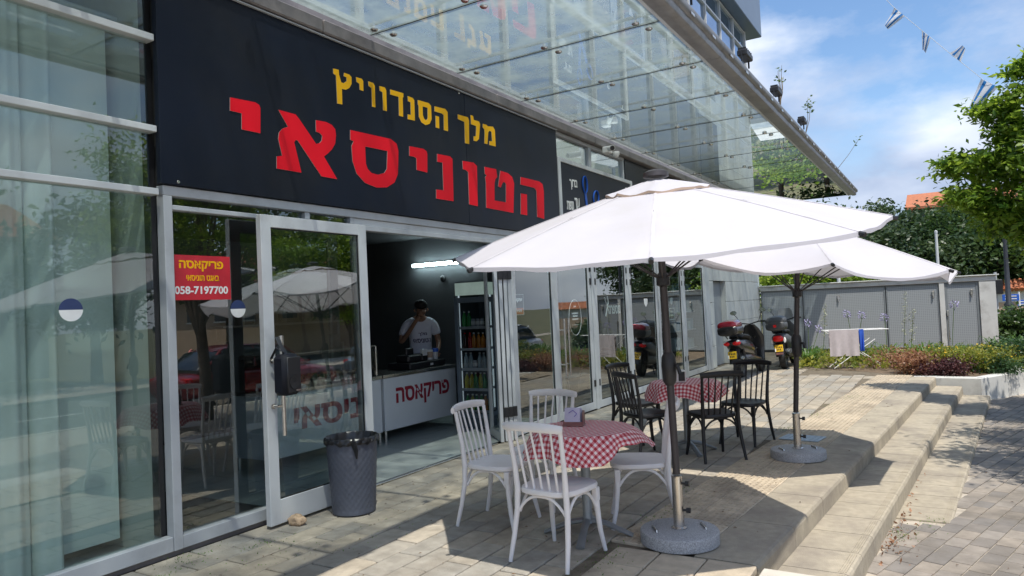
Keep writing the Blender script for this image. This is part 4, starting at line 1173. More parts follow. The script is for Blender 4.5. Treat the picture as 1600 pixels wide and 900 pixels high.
# ---------------------------------------------------------------- tables with gingham cloths
M_tbase = mat('grey_cast_table_base', (0.30, 0.32, 0.33), 0.4, 0.5, 0.1, 10)
def table(x, y, rz, lab, clab, seed, side=0.50, rt=0.345, ox=0.0, oy=0.0):
    t = thing('cafe_table', lab, 'table', (x, y, 0.0), rz)
    m_ = MB(); m_.lathe([(rt - 0.01, -0.012), (rt, -0.006), (rt, 0.006), (rt - 0.01, 0.012)], (0, 0, 0.726), 40); m_.part('tabletop', M_aluw, t, True, world=False)
    m_ = MB(); m_.lathe([(0.045, 0.09), (0.033, 0.12), (0.033, 0.70), (0.06, 0.714)], (0, 0, 0), 20); m_.part('column', M_tbase, t, True, world=False)
    for k in range(4):
        a = k * math.pi / 2 + 0.5; c_, s_ = math.cos(a), math.sin(a); m_ = MB()
        m_.tube([(0.03 * c_, 0.03 * s_, 0.105), (0.13 * c_, 0.13 * s_, 0.085), (0.24 * c_, 0.24 * s_, 0.04), (0.31 * c_, 0.31 * s_, 0.012)], [(0.028, 0.02), (0.026, 0.02), (0.028, 0.016), (0.032, 0.012)], 8)
        m_.part('foot', M_tbase, t, True, world=False)
    # cloth
    r_ = np.random.default_rng(seed); ph = r_.uniform(0, 6.28, 6)
    NA, rows = 144, []; uv = []
    radii = [0.0, 0.12, 0.24, 0.32, rt, rt + 0.006]
    m_ = MB(); m_.uv = []
    def hem(a):
        c_, s_ = math.cos(a), math.sin(a); d = 9.0      # distance to the edge of a square whose centre is slightly off the table's
        for nx_, ny_ in ((1, 0), (-1, 0), (0, 1), (0, -1)):
            q_ = nx_ * c_ + ny_ * s_
            if q_ > 1e-4: d = min(d, (side + nx_ * ox + ny_ * oy) / q_)
        return max(rt + 0.03, min(d, side * 1.13))
    for i in range(6 + 12):
        row = []
        for k in range(NA):
            a = 2 * math.pi * k / NA
            if i < 6:
                rr = radii[i]; z = 0.7405 - (0.004 if i == 5 else 0); fl = rr
                p = (rr * math.cos(a), rr * math.sin(a), z)
            else:
                g = (i - 5) / 12; e = (hem(a) - rt) * g; fl = rt + e
                fold = (0.022 * math.sin(9 * a + ph[0]) + 0.016 * math.sin(14 * a + ph[1]) + 0.012 * math.sin(5 * a + ph[2])) * (e / 0.2) ** 0.9
                out = rt + 0.006 + (0.30 + 0.22 * max(0.0, math.cos(a - math.pi / 4))) * e + fold + 0.02 * min(1, e / 0.05)
                z = 0.7365 - e * (0.92 - 0.22 * max(0.0, math.cos(a - math.pi / 4))) + 0.004 * math.sin(11 * a + ph[3]) * g
                p = (out * math.cos(a), out * math.sin(a), z)
            row.append(p); m_.uv.append((fl * math.cos(a) + 2, fl * math.sin(a) + 2))
        rows.append(row)
    uvs = m_.uv; m_.grid(rows, closed=True); m_.uv = uvs
    o = m_.part('tablecloth', M_ginghm, None, True)
    o.location = (x, y, 0); o.rotation_euler = (0, 0, rz)
    tag(o, clab, 'tablecloth')
table(-2.22, 4.52, -0.237, 'near round cafe table on a grey four-footed base among the white chairs', 'red and white gingham cloth on the near table among white chairs', 3, 0.475, 0.345, -0.04, -0.02)
table(-2.43, 7.42, 0.2, 'far round cafe table on a grey base among the black chairs', 'red and white gingham cloth on the far table among black chairs', 8, 0.475)
# napkin holders
nh = thing('napkin_holder', 'small steel napkin holder with lilac printed napkins on the near table', 'napkin holder', (-2.33, 4.60, 0.742), 0.25)
m_ = MB(); m_.box(-0.075, 0.075, -0.055, 0.055, 0, 0.008, 0.002); m_.box(-0.072, 0.072, 0.04, 0.045, 0.008, 0.10, 0.002); m_.box(0.068, 0.073, -0.04, 0.04, 0.008, 0.10, 0.002); m_.box(-0.072, 0.072, -0.045, -0.04, 0.008, 0.03); m_.part('holder', mat('dull_red_metal', (0.30, 0.16, 0.15), 0.3, 0.6, 0.1, 30), nh, world=False)
m_ = MB(); Mx = Matrix.Rotation(R_(-9), 4, 'X')
for k in range(7): m_.box(-0.06 + k * 0.002, 0.05 + k * 0.001, -0.045 + k * 0.009, -0.04 + k * 0.009, 0.012, 0.118 + 0.003 * (k % 3), 0, Mx)
m_.part('napkin', mat('lilac_napkin', (0.62, 0.60, 0.74), 0.9), nh, world=False)
m_ = MB(); m_.tube([tuple(Mx @ Vector((-0.03, -0.047, 0.085))), tuple(Mx @ Vector((0.0, -0.047, 0.105))), tuple(Mx @ Vector((0.03, -0.047, 0.08))), tuple(Mx @ Vector((0.01, -0.047, 0.06)))], [(0.003, 0.003)] * 4, 5); m_.part('print', mat('violet_print', (0.2, 0.15, 0.5), 0.6), nh, world=False)
nd = thing('napkin_dispenser', 'white napkin dispenser with a black window on the far table', 'napkin dispenser', (-2.44, 7.30, 0.742), 0.5)
m_ = MB(); m_.box(-0.06, 0.06, -0.05, 0.05, 0, 0.13, 0.012); m_.part('case', M_wprint, nd, world=False)
m_ = MB(); m_.box(-0.02, 0.045, -0.0545, -0.05, 0.02, 0.115, 0.002); m_.part('window', M_black, nd, world=False)

# ---------------------------------------------------------------- bin, stone, speaker
bn = thing('waste_bin', 'dark grey woven plastic waste bin lined with a black bag', 'bin', (-4.225, 4.31, 0.0))
m_ = MB(); rows = []
for i in range(61):
    f = i / 60; z = 0.012 + 0.60 * f; row = []
    for k in range(96):
        a = 2 * math.pi * k / 96; r0 = 0.172 + 0.034 * f
        wv = 0.0028 * (math.sin(24 * a + (math.pi if (i // 3) % 2 else 0)) * (0.35 + 0.65 * abs(math.sin(math.pi * (i % 3 + 0.5) / 3)))) if 2 < i < 58 else 0.002
        row.append(((r0 + wv) * math.cos(a), (r0 + wv) * math.sin(a), z))
    rows.append(row)
m_.grid(rows, closed=True); m_.f.append(tuple(range(96))); m_.mi.append(0); m_.part('bin_body', M_trash, bn, True, world=False)
m_ = MB(); rows = []
for i, (r0, z) in enumerate([(0.15, 0.35), (0.188, 0.56), (0.200, 0.612), (0.208, 0.622), (0.216, 0.612), (0.219, 0.598), (0.222, 0.583), (0.217, 0.575)]):
    rows.append([((r0 + 0.006 * math.sin(17 * a_ + i) * min(1, i / 3) + 0.004 * math.sin(31 * a_ + 2 * i)) * math.cos(a_), (r0 + 0.006 * math.sin(17 * a_ + i) * min(1, i / 3)) * math.sin(a_), z + (0.006 * math.sin(7 * a_) + 0.005 * math.sin(17 * a_ + 1)) * (i >= 5) * (i - 4) / 2) for a_ in [2 * math.pi * k / 96 for k in range(96)]])
m_.grid(rows, closed=True)
m_.f.append(tuple(range(96))); m_.mi.append(0)
m_.tube([(0.16, -0.15, 0.60), (0.19, -0.15, 0.53), (0.185, -0.14, 0.47)], [(0.03, 0.01), (0.022, 0.008), (0.008, 0.004)], 6)
m_.part('bin_liner', M_bag, bn, True, world=False)
import bmesh
def blob(name, m, r, sc_, seed, loc, lab=None, cat=None, sub=3, amp=0.16, parent=None):
    bm = bmesh.new(); bmesh.ops.create_icosphere(bm, subdivisions=sub, radius=r)
    from mathutils import noise
    for v in bm.verts:
        n_ = noise.noise(v.co / r * 1.3 + Vector((seed, 0, 0))) * amp * 2 + noise.noise(v.co / r * 4 + Vector((seed, 3, 0))) * amp * 0.5
        v.co = v.co * (1 + n_); v.co.x *= sc_[0]; v.co.y *= sc_[1]; v.co.z *= sc_[2]
    me = bpy.data.meshes.new(name); bm.to_mesh(me); bm.free(); me.materials.append(m)
    me.polygons.foreach_set('use_smooth', [True] * len(me.polygons))
    o = bpy.data.objects.new(name, me); COL.objects.link(o); o.location = loc
    if parent: o.parent = parent
    if lab: tag(o, lab, cat)
    return o
blob('stone', mat('rough_limestone', (0.52, 0.37, 0.24), 0.9, 0, 0.25, 30, bump=0.7, bscale=60, space='object'), 0.062, (1.15, 0.85, 0.72), 4.2, (-4.395, 3.86, 0.036), 'rough tan stone holding the open door in place', 'stone', 4, 0.2)
sp = thing('speaker', 'black portable loudspeaker hanging from the door handle', 'speaker', (-4.36, 3.74, 1.02))
m_ = MB(); m_.box(-4.39, -4.25, 3.665, 3.835, 1.02, 1.33, 0.03); m_.part('cabinet', mat('speaker_plastic', (0.012, 0.013, 0.020), 0.6, 0, 0.1, 20, spec=0.25), sp, True)
m_ = MB(); m_.box(-4.248, -4.236, 3.685, 3.815, 1.04, 1.31, 0.006); m_.lathe([(0.05, 0), (0.05, 0.006), (0.04, 0.004), (0, 0.002)], (0, 0, 0), 24, cap1=False, M=Matrix.Translation((-4.237, 3.75, 1.12)) @ Matrix.Rotation(R_(90), 4, 'Y')); m_.part('grille', M_black, sp, True)
m_ = MB(); m_.tube([(-4.43, 3.70, 1.30), (-4.38, 3.71, 1.38), (-4.33, 3.74, 1.34)], [(0.016, 0.004)] * 3, 6); m_.tube([(-4.43, 3.76, 1.46), (-4.38, 3.75, 1.40), (-4.32, 3.76, 1.30), (-4.30, 3.77, 1.2)], [(0.02, 0.005)] * 4, 6); m_.part('strap', M_black, sp, True)
m_ = MB(); m_.box(-4.2355, -4.233, 3.76, 3.805, 1.05, 1.062); m_.part('badge', M_steel, sp)

# ---------------------------------------------------------------- inside the sandwich shop
ORD7 = ['leftmost', 'second from left', 'third from left', 'middle', 'third from right', 'second from right', 'rightmost']
M_coun = mat('white_counter_panel', (0.70, 0.72, 0.74), 0.4, 0, 0.03, 2)
M_ctext = mat('dark_red_print', (0.30, 0.012, 0.03), 0.5)
def counter(y0, y1, lab, txt, ty, tw, th_):
    t = thing('counter', lab, 'counter', (-6.3, (y0 + y1) / 2, 0))
    m_ = MB(); m_.box(-6.55, -6.0, y0, y1, 0.15, 0.80, 0.004); m_.part('front_panel', M_coun, t)
    m_ = MB(); m_.box(-6.60, -5.985, y0 - 0.01, y1 + 0.01, 0.803, 0.845, 0.004); m_.part('worktop', M_steel, t)
    for y in (y0 + 0.03, y1 - 0.03):
        for x in (-6.03, -6.52):
            m_ = MB(); m_.tube([(x, y, 0.012), (x, y, 0.15)], 0.022, 10); m_.part('leg', M_steel, t)
    m_ = MB(); put_text(m_, txt, (-5.9985, ty, 0.40), (0, 1, 0), (0, 0, 1), tw, th_, 0.03, 0.002); m_.part('lettering', M_ctext, t)
    return t
counter(4.95, 6.66, 'white counter with red Hebrew lettering, seen through and beside the open door', 'וניסאי', 5.28, 1.13, 0.24)
counter(6.71, 8.22, 'white counter with dark red Hebrew word in front of the shop worker', 'פריקאסה', 6.93, 1.12, 0.26)
dc = thing('display_case', 'glass display case with food trays on the left counter', 'display case', (-6.3, 5.8, 0.85))
m_ = MB(); m_.box(-6.02, -6.012, 5.0, 6.60, 0.852, 1.20); m_.box(-6.5, -6.492, 5.0, 6.60, 0.852, 1.20); m_.box(-6.5, -6.02, 5.0, 6.6, 1.20, 1.208); m_.part('glass', G_case, dc)
m_ = MB()
for y in (5.0, 6.59): m_.box(-6.51, -6.0, y, y + 0.02, 0.85, 1.215, 0.003)
m_.box(-6.51, -6.0, 5.02, 6.59, 1.209, 1.225, 0.003); m_.part('frame', M_steel, dc)
food = [(0.35, 0.10, 0.03), (0.30, 0.22, 0.06), (0.09, 0.16, 0.04), (0.40, 0.26, 0.12), (0.16, 0.10, 0.05)]
fl = ['red relish', 'yellow salad', 'green salad', 'golden pastries', 'brown filling']
for k in range(5):
    ft = thing('food_tray', 'steel tray of %s in the glass display case' % fl[k], 'food tray', (-6.26, 5.17 + k * 0.31, 0.85))
    m_ = MB(); m_.box(-0.19, 0.19, -0.13, 0.13, 0.0, 0.06, 0.01); m_.part('tray', M_steel, ft, world=False)
    m_ = MB(); rr = random.Random(k)
    for _ in range(26):
        m_.lathe([(0.02, 0), (0.026, 0.014), (0.012, 0.03)], (rr.uniform(-.15, .15), rr.uniform(-.1, .1), 0.058 + rr.uniform(0, .02)), 6)
    m_.part('food', mat('food_%d' % k if False else 'food_colour_' + fl[k].replace(' ', '_'), food[k], 0.6, 0, 0.3, 40), ft, world=False)
# worktop things beside the worker
cr = thing('cash_register', 'black cash register on the counter in front of the worker', 'cash register', (-6.3, 7.65, 0.846))
m_ = MB(); m_.box(-6.5, -6.1, 7.35, 8.12, 0.846, 0.93, 0.01); m_.part('drawer', M_black, cr)
m_ = MB(); m_.box(-6.42, -6.18, 7.42, 7.72, 0.932, 1.03, 0.02); m_.box(-6.32, -6.28, 7.5, 7.66, 1.0, 1.12, 0.01); m_.part('terminal', M_black, cr)
m_ = MB(); m_.box(-6.098, -6.094, 7.78, 7.84, 0.87, 0.90); m_.part('label', M_wprint, cr)
pr = thing('receipt_printer', 'small receipt printer with white paper beside the register', 'printer', (-6.3, 7.82, 0.932))
m_ = MB(); m_.box(-6.38, -6.22, 7.76, 7.89, 0.932, 1.03, 0.01); m_.part('case', M_black, pr)
m_ = MB(); m_.box(-6.27, -6.215, 7.775, 7.875, 1.0, 1.09, 0.004); m_.part('paper', M_wprint, pr)
for k, (y, m, lab) in enumerate(((7.97, M_wprint, 'white paper cup stack by the register'), (8.09, M_bluep, 'blue and white tin beside the cups on the counter'))):
    c = thing('cup_stack' if k == 0 else 'tin', lab, 'cup' if k == 0 else 'tin', (-6.25, y, 0.932))
    m_ = MB(); m_.lathe([(0.035, 0), (0.045, 0.13), (0.047, 0.135)], (0, 0, 0), 16); m_.part('body', M_wprint, c, True, world=False)
    m_ = MB(); m_.lathe([(0.0395, 0.03), (0.046, 0.11)] if k == 0 else [(0.048, 0.10), (0.048, 0.15)], (0, 0, 0), 16, k == 1, k == 1); m_.part('band', M_tan if k == 0 else m, c, True, world=False)
# fluorescent tube on the wall
tl = thing('tube_light', 'lit fluorescent tube high on the dark end wall', 'lamp', (-6.9, 9.15, 2.35))
m_ = MB(); m_.box(-7.45, -6.25, 9.155, 9.19, 2.335, 2.395, 0.004); m_.part('fitting', M_wprint, tl)
M_tube = mat('lit_tube', (0.72, 0.95, 1.0), 0.5, emit=20.0)
m_ = MB(); m_.tube([(-7.42, 9.12, 2.36), (-6.28, 9.12, 2.36)], 0.026, 10); m_.part('tube', M_tube, tl, True)
wc = thing('wall_camera', 'small dark camera on the wall below the tube light', 'camera', (-6.85, 9.16, 2.12))
blob('lens_body', M_black, 0.05, (1, 1, 1.2), 1, (0, 0, 0), amp=0.02, parent=wc)
# fridge with bottles
FX0, FX1, FY = -5.72, -5.12, 7.90
fr = thing('drinks_fridge', 'grey glass-door drinks fridge with a lit header at the right end of the counter', 'fridge', (-5.42, 8.2, 0))
m_ = MB()
m_.box(FX0, FX0 + 0.03, FY, FY + 0.55, 0.10, 1.99, 0.004); m_.box(FX1 - 0.03, FX1, FY, FY + 0.55, 0.10, 1.99, 0.004)
m_.box(FX0 + .03, FX1 - .03, FY + 0.51, FY + 0.55, 0.10, 1.99, 0.003); m_.box(FX0 + .03, FX1 - .03, FY + .002, FY + 0.51, 1.96, 1.99, 0.003); m_.box(FX0 + .03, FX1 - .03, FY + .002, FY + 0.51, 0.10, 0.16, 0.003)
m_.box(FX0 + .01, FX1 - .01, FY + .01, FY + 0.5, 0.01, 0.099, 0.003)
m_.part('body', mat('fridge_grey', (0.10, 0.125, 0.15), 0.4, 0, 0.05, 4), fr)
m_ = MB(); m_.box(FX0 + 0.02, FX1 - 0.02, FY - 0.03, FY - 0.001, 1.80, 1.97, 0.006); m_.part('header', mat('header_lightbox', (0.40, 0.52, 0.47), 0.4, emit=0.25), fr)
m_ = MB()
for a, b_, c, d in ((FX0, FX0 + 0.06, 0.16, 1.77), (FX1 - 0.06, FX1, 0.16, 1.77), (FX0 + .06, FX1 - .06, 1.70, 1.77), (FX0 + .06, FX1 - .06, 0.16, 0.22)): m_.box(a, b_, FY - 0.035, FY - 0.003, c, d, 0.003)
m_.part('door_frame', mat('fridge_door_frame', (0.16, 0.20, 0.24), 0.35, 0.2, 0.05, 4), fr)
m_ = MB(); m_.box(FX0 + .06, FX1 - .06, FY - 0.02, FY - 0.014, 0.22, 1.70); m_.part('door_glass', G_frg, fr)
SZ = [0.24, 0.53, 0.80, 1.07, 1.36]
for z in SZ:
    m_ = MB(); m_.box(FX0 + .035, FX1 - .035, FY + 0.02, FY + 0.5, z - 0.012, z, 0.002); m_.box(FX0 + .035, FX1 - .035, FY + 0.008, FY + 0.02, z - 0.016, z + 0.02); m_.part('shelf', M_aluw, fr)
m_ = MB(); m_.box(FX0 + 0.04, FX0 + 0.052, FY + 0.01, FY + 0.03, 0.24, 1.9); m_.part('light_strip', mat('fridge_led', (0.5, 0.6, 0.65), 0.5, emit=0.4), fr)
bcol = {'green': (0.03, 0.28, 0.06), 'orange': (0.65, 0.22, 0.02), 'yellow': (0.55, 0.5, 0.05), 'red': (0.4, 0.02, 0.02), 'clear': (0.4, 0.48, 0.5), 'silver': (0.45, 0.45, 0.47), 'brown': (0.05, 0.02, 0.015)}
bmesh_cache = {}
def bottle(col, x, y, z, row, kind, k):
    key = (col, kind)
    if key not in bmesh_cache:
        a = MB()
        if kind == 'can': a.lathe([(0.026, 0), (0.031, 0.006), (0.031, 0.11), (0.025, 0.12)], n=12)
        else: a.lathe([(0.03, 0), (0.032, 0.01), (0.032, 0.13), (0.024, 0.165), (0.012, 0.19), (0.012, 0.205)], n=12)
        c = MB(); c.lathe([(0.0135, 0.205), (0.0135, 0.222)], n=10) if kind != 'can' else c.lathe([(0.0325, 0.04), (0.0325, 0.085)], n=12)
        bmesh_cache[key] = (a.mesh('bottle', mat('drink_' + col, bcol[col], 0.15, 0, 0.1, 20), True), c.mesh('cap', M_red if col in ('red', 'brown') else M_wprint, True))
    a, c = bmesh_cache[key]
    rn = ['bottom', 'second', 'middle', 'fourth', 'top'][row]
    t = thing('drink_can' if kind == 'can' else 'drink_bottle', '%s drink %s, %s on the %s shelf of the drinks fridge' % (col, 'can' if kind == 'can' else 'bottle', ORD7[k], rn), 'can' if kind == 'can' else 'bottle', (x, y, z), 0, '%s drinks on the %s fridge shelf' % (col, rn))
    inst('vessel', a, t); inst('cap' if kind != 'can' else 'band', c, t)
rows = [['green', 'yellow', 'green', 'green', 'orange', 'green', 'green'], ['yellow', 'yellow', 'green', 'yellow', 'green', 'green', 'yellow'], ['clear', 'clear', 'silver', 'clear', 'clear', 'clear', 'silver'], ['brown', 'red', 'orange', 'orange', 'orange', 'orange', 'red'], ['green', 'green', 'silver', 'silver', 'silver', 'green', 'silver']]
for r_, z in enumerate(SZ):
    for k in range(7):
        bottle(rows[r_][k], FX0 + 0.085 + k * 0.072, FY + 0.08 + 0.01 * (k % 2), z + 0.001, r_, 'can' if rows[r_][k] == 'silver' else 'bottle', k)
m_ = None
SZt = 1.53
m_ = MB(); m_.box(FX0 + .035, FX1 - .035, FY + 0.02, FY + 0.5, SZt + 0.06, SZt + 0.072, 0.002); 
# dark wall shelf with odds and ends behind the worker
ws = thing('wall_shelf', 'dark shelf with kitchen things on the back wall behind the counter', 'shelf', (-9.0, 7.6, 1.5))
m_ = MB(); m_.box(-9.19, -8.9, 6.6, 9.0, 1.50, 1.53, 0.003); m_.part('board', M_brown, ws)
m_ = MB()
for y in (6.7, 8.9): m_.box(-9.19, -8.95, y, y + 0.03, 1.3, 1.5, 0.003)
m_.part('bracket', M_brown, ws)
for k, (y, h) in enumerate(((7.0, .22), (7.35, .16), (7.8, .26), (8.3, .18))):
    o = thing('jar', ['tall grey jar', 'short jar', 'tallest jar', 'right-hand jar'][k] + ' on the dark wall shelf inside the shop', 'jar', (-9.05, y, 1.53))
    m_ = MB(); m_.lathe([(0.06, 0), (0.07, 0.02), (0.07, h - 0.03), (0.045, h)], n=14); m_.part('vessel', mat('dull_jar', (0.16, 0.15, 0.14), 0.4), o, True, world=False)
    m_ = MB(); m_.lathe([(0.05, h), (0.05, h + 0.02)], n=14); m_.part('lid', M_black, o, True, world=False)

# person behind the counter -------------------------------------------------
def skin(name, verts, edges, radii, m, parent, sub=2, root=0):
    me = bpy.data.meshes.new(name); me.from_pydata(verts, edges, [])
    o = bpy.data.objects.new(name, me); COL.objects.link(o)
    md = o.modifiers.new('Skin', 'SKIN'); md.use_smooth_shade = True
    if sub: s_ = o.modifiers.new('Sub', 'SUBSURF'); s_.levels = s_.render_levels = sub
    sv = me.skin_vertices[0].data
    for i, r in enumerate(radii): sv[i].radius = r if hasattr(r, '__len__') else (r, r)
    sv[root].use_root = True
    dg = bpy.context.evaluated_depsgraph_get(); dg.update()
    nm = bpy.data.meshes.new_from_object(o.evaluated_get(dg))
    bpy.data.objects.remove(o); bpy.data.meshes.remove(me)
    nm.name = name; nm.materials.clear(); nm.materials.append(m)
    q = bpy.data.objects.new(name, nm); COL.objects.link(q); q.parent = parent
    return q
M_skin = mat('tan_skin', (0.30, 0.16, 0.10), 0.55, 0, 0.06, 20, space='object')
M_shirt = mat('white_tshirt', (0.72, 0.72, 0.80), 0.85, 0, 0.04, 12, bump=0.3, bscale=25, space='object')
pn = thing('person', 'person in a white printed t-shirt behind the counter, head bowed, hand raised to the face', 'person', (-6.72, 8.36, 0.003), R_(-132)); pn.scale = (1.06, 1.06, 1.04)
V = [(0, 0, .93), (0, 0, 1.10), (0, .02, 1.30), (0, .03, 1.42), (0, .075, 1.475), (0, .125, 1.515), (0, .175, 1.555), (0, .205, 1.59),      # 0-7 trunk, neck, head
     (.10, .03, 1.40), (.185, .02, 1.375), (.245, .04, 1.25), (.285, .075, 1.12), (.20, .17, 1.24), (.11, .285, 1.40), (.075, .31, 1.45),     # 8-14 right arm (raised)
     (-.10, .03, 1.40), (-.185, .02, 1.375), (-.225, .03, 1.24), (-.245, .06, 1.10), (-.21, .20, 1.02), (-.17, .30, .98), (-.16, .35, .965),   # 15-21 left arm
     (.09, 0, .88), (.10, .01, .50), (.10, -.02, .09), (.10, .09, .035), (-.09, 0, .88), (-.10, .01, .50), (-.10, -.02, .09), (-.10, .09, .035),  # legs
     (.045, .318, 1.485), (-.15, .385, .955)]
E_ = [(0, 1), (1, 2), (2, 3), (3, 4), (4, 5), (5, 6), (6, 7), (3, 8), (8, 9), (9, 10), (10, 11), (11, 12), (12, 13), (13, 14), (3, 15), (15, 16), (16, 17), (17, 18), (18, 19), (19, 20), (20, 21),
      (0, 22), (22, 23), (23, 24), (24, 25), (0, 26), (26, 27), (27, 28), (28, 29), (14, 30), (21, 31)]
Rr = [(.15, .115), (.13, .10), (.15, .11), (.10, .08), (.055, .055), (.06, .065), (.078, .092), (.070, .080),
      .06, .052, .044, .040, .034, .026, .028, .06, .052, .044, .040, .033, .025, .028,
      (.085, .085), (.055, .055), (.036, .04), (.035, .03), (.085, .085), (.055, .055), (.036, .04), (.035, .03), (.030, .014), (.030, .014)]
skin('body', V, E_, Rr, M_skin, pn)
def fingers(org, fwd, side, up, lab):
    org, fwd, side, up = map(Vector, (org, fwd, side, up))
    vs, es, rs = [], [], []
    for k in range(4):
        L = (0.062, 0.072, 0.068, 0.052)[k]; b0 = len(vs)
        s0 = org + side * ((k - 1.5) * 0.018)
        vs += [tuple(s0 - fwd * 0.02), tuple(s0 + fwd * L * 0.4), tuple(s0 + fwd * L * 0.75 - up * 0.010), tuple(s0 + fwd * L - up * 0.026)]
        es += [(b0, b0 + 1), (b0 + 1, b0 + 2), (b0 + 2, b0 + 3)]; rs += [.0095, .009, .008, .007]
    b0 = len(vs)
    vs += [tuple(org - fwd * 0.045 + side * -0.022), tuple(org - fwd * 0.02 + side * -0.045), tuple(org + fwd * 0.012 + side * -0.052)]
    es += [(b0, b0 + 1), (b0 + 1, b0 + 2)]; rs += [.011, .0095, .008]
    q = None
    # each finger is its own short chain
    for a, b_ in ((0, 4), (4, 8), (8, 12), (12, 16), (16, 19)):
        ee = [(i - a, j - a) for i, j in es if a <= i < b_]
        skin('finger', vs[a:b_], ee, rs[a:b_], M_skin, pn, 1)
fingers((.03, .322, 1.50), (-0.55, -0.05, 0.83), (0.93, 0, 0.35), (0, 1, 0), 'r')
fingers((-.148, .395, .95), (0.1, 0.98, -0.15), (0.98, -0.1, 0), (0, 0.1, 1), 'l')
TV = [(0, 0, .84), (0, 0, .95), (0, .005, 1.12), (0, .02, 1.30), (0, .03, 1.405), (.11, .03, 1.39), (.19, .02, 1.365), (.236, .035, 1.25), (.252, .045, 1.20), (-.11, .03, 1.39), (-.19, .02, 1.365), (-.218, .03, 1.25), (-.228, .035, 1.20)]
TE = [(0, 1), (1, 2), (2, 3), (3, 4), (4, 5), (5, 6), (6, 7), (7, 8), (4, 9), (9, 10), (10, 11), (11, 12)]
TR = [(.185, .14), (.175, .135), (.165, .125), (.185, .135), (.115, .095), (.085, .085), (.078, .078), (.072, .072), (.072, .072), (.085, .085), (.078, .078), (.072, .072), (.072, .072)]
shirt = skin('t_shirt', TV, TE, TR, M_shirt, pn)
# printing follows the chest
M_ink = mat('dark_shirt_print', (0.05, 0.02, 0.10), 0.8)
m_ = MB(); put_text(m_, 'מלך', (0.045, 0.178, 1.20), (-1, 0, 0), (0, 0.05, 1), 0.12, 0.055, 0.03, 0.004)
put_text(m_, 'הטוניסאי', (0.115, 0.180, 1.105), (-1, 0, 0), (0, 0, 1), 0.25, 0.06, 0.03, 0.004)
from mathutils.bvhtree import BVHTree
bv = BVHTree.FromPolygons([v.co.copy() for v in shirt.data.vertices], [tuple(p.vertices) for p in shirt.data.polygons])
for i, p in enumerate(m_.v):
    h = bv.ray_cast(Vector((p[0], 0.6, p[2])), Vector((0, -1, 0)))
    if h[0] is not None: m_.v[i] = (p[0], h[0].y + 0.003, p[2])
o = m_.part('print', M_ink, shirt, world=False)
blob('hair', mat('black_hair', (0.010, 0.008, 0.007), 0.7), 0.092, (0.95, 1.08, 0.85), 2, (0, .155, 1.642), amp=0.06, parent=pn)
m_ = MB(); m_.tube([(0, .268, 1.565), (0, .290, 1.535), (0, .275, 1.525)], [.008, .012, .009], 8); m_.part('nose', M_skin, pn, True, world=False)
m_ = MB()
for s_ in (-1, 1): m_.tube([(s_ * .082, .165, 1.545), (s_ * .094, .165, 1.565), (s_ * .09, .16, 1.585)], [.010, .013, .009], 8)
m_.part('ear', M_skin, pn, True, world=False)
m_ = MB()
for s_ in (-1, 1): m_.tube([(s_ * .018, .274, 1.568), (s_ * .042, .264, 1.568)], [(.0025, .003)] * 2, 6)
m_.part('eye', M_black, pn, world=False)
m_ = MB(); m_.tube([(-.02, .245, 1.505), (.02, .245, 1.505)], [(.004, .004)] * 2, 6); m_.part('mouth', mat('lip', (0.22, 0.07, 0.06), 0.5), pn, world=False)
skin('trousers', [(0, 0, .95), (.09, 0, .84), (.10, .01, .48), (.10, -.015, .10), (-.09, 0, .84), (-.10, .01, .48), (-.10, -.015, .10)], [(0, 1), (1, 2), (2, 3), (0, 4), (4, 5), (5, 6)], [(.16, .125), .10, .075, .06, .10, .075, .06], mat('dark_trousers', (0.03, 0.035, 0.05), 0.85), pn)

# curtain behind the tall window
cu = thing('curtain', 'pale green floor-length curtain hanging behind the tall left window', 'curtain', (-5.0, 0.5, 0))
P = []
for z in (0.05, 1.0, 2.0, 3.0, 3.78):
    row = []
    for k in range(700):
        y = -2.6 + 5.07 * k / 699
        row.append((-5.07 + 0.15 * abs(math.sin(y * 10.5 + 1.5 * math.sin(y * 2.3) + 0.7 * math.sin(y * 5.1))) ** 0.55 + 0.018 * math.sin(y * 53 + z * 0.3), y, z))
    P.append(row)
m_ = MB(); m_.grid(P); m_.part('fabric', M_curt, cu, True)
m_ = MB(); m_.tube([(-4.98, -2.7, 3.80), (-4.98, 2.9, 3.80)], 0.014, 8); m_.part('rail', M_alu, cu)
rb = thing('roller_blind', 'pale plain roller blind hanging beside the curtain behind the tall window', 'blind', (-5.06, 2.7, 0))
m_ = MB(); m_.box(-5.105, -5.10, 2.38, 2.88, 0.1, 3.80); m_.part('fabric', M_curt, rb)
m_ = MB(); m_.tube([(-5.10, 2.38, 3.83), (-5.10, 2.88, 3.83)], 0.03, 10); m_.part('roller', M_alu, rb)

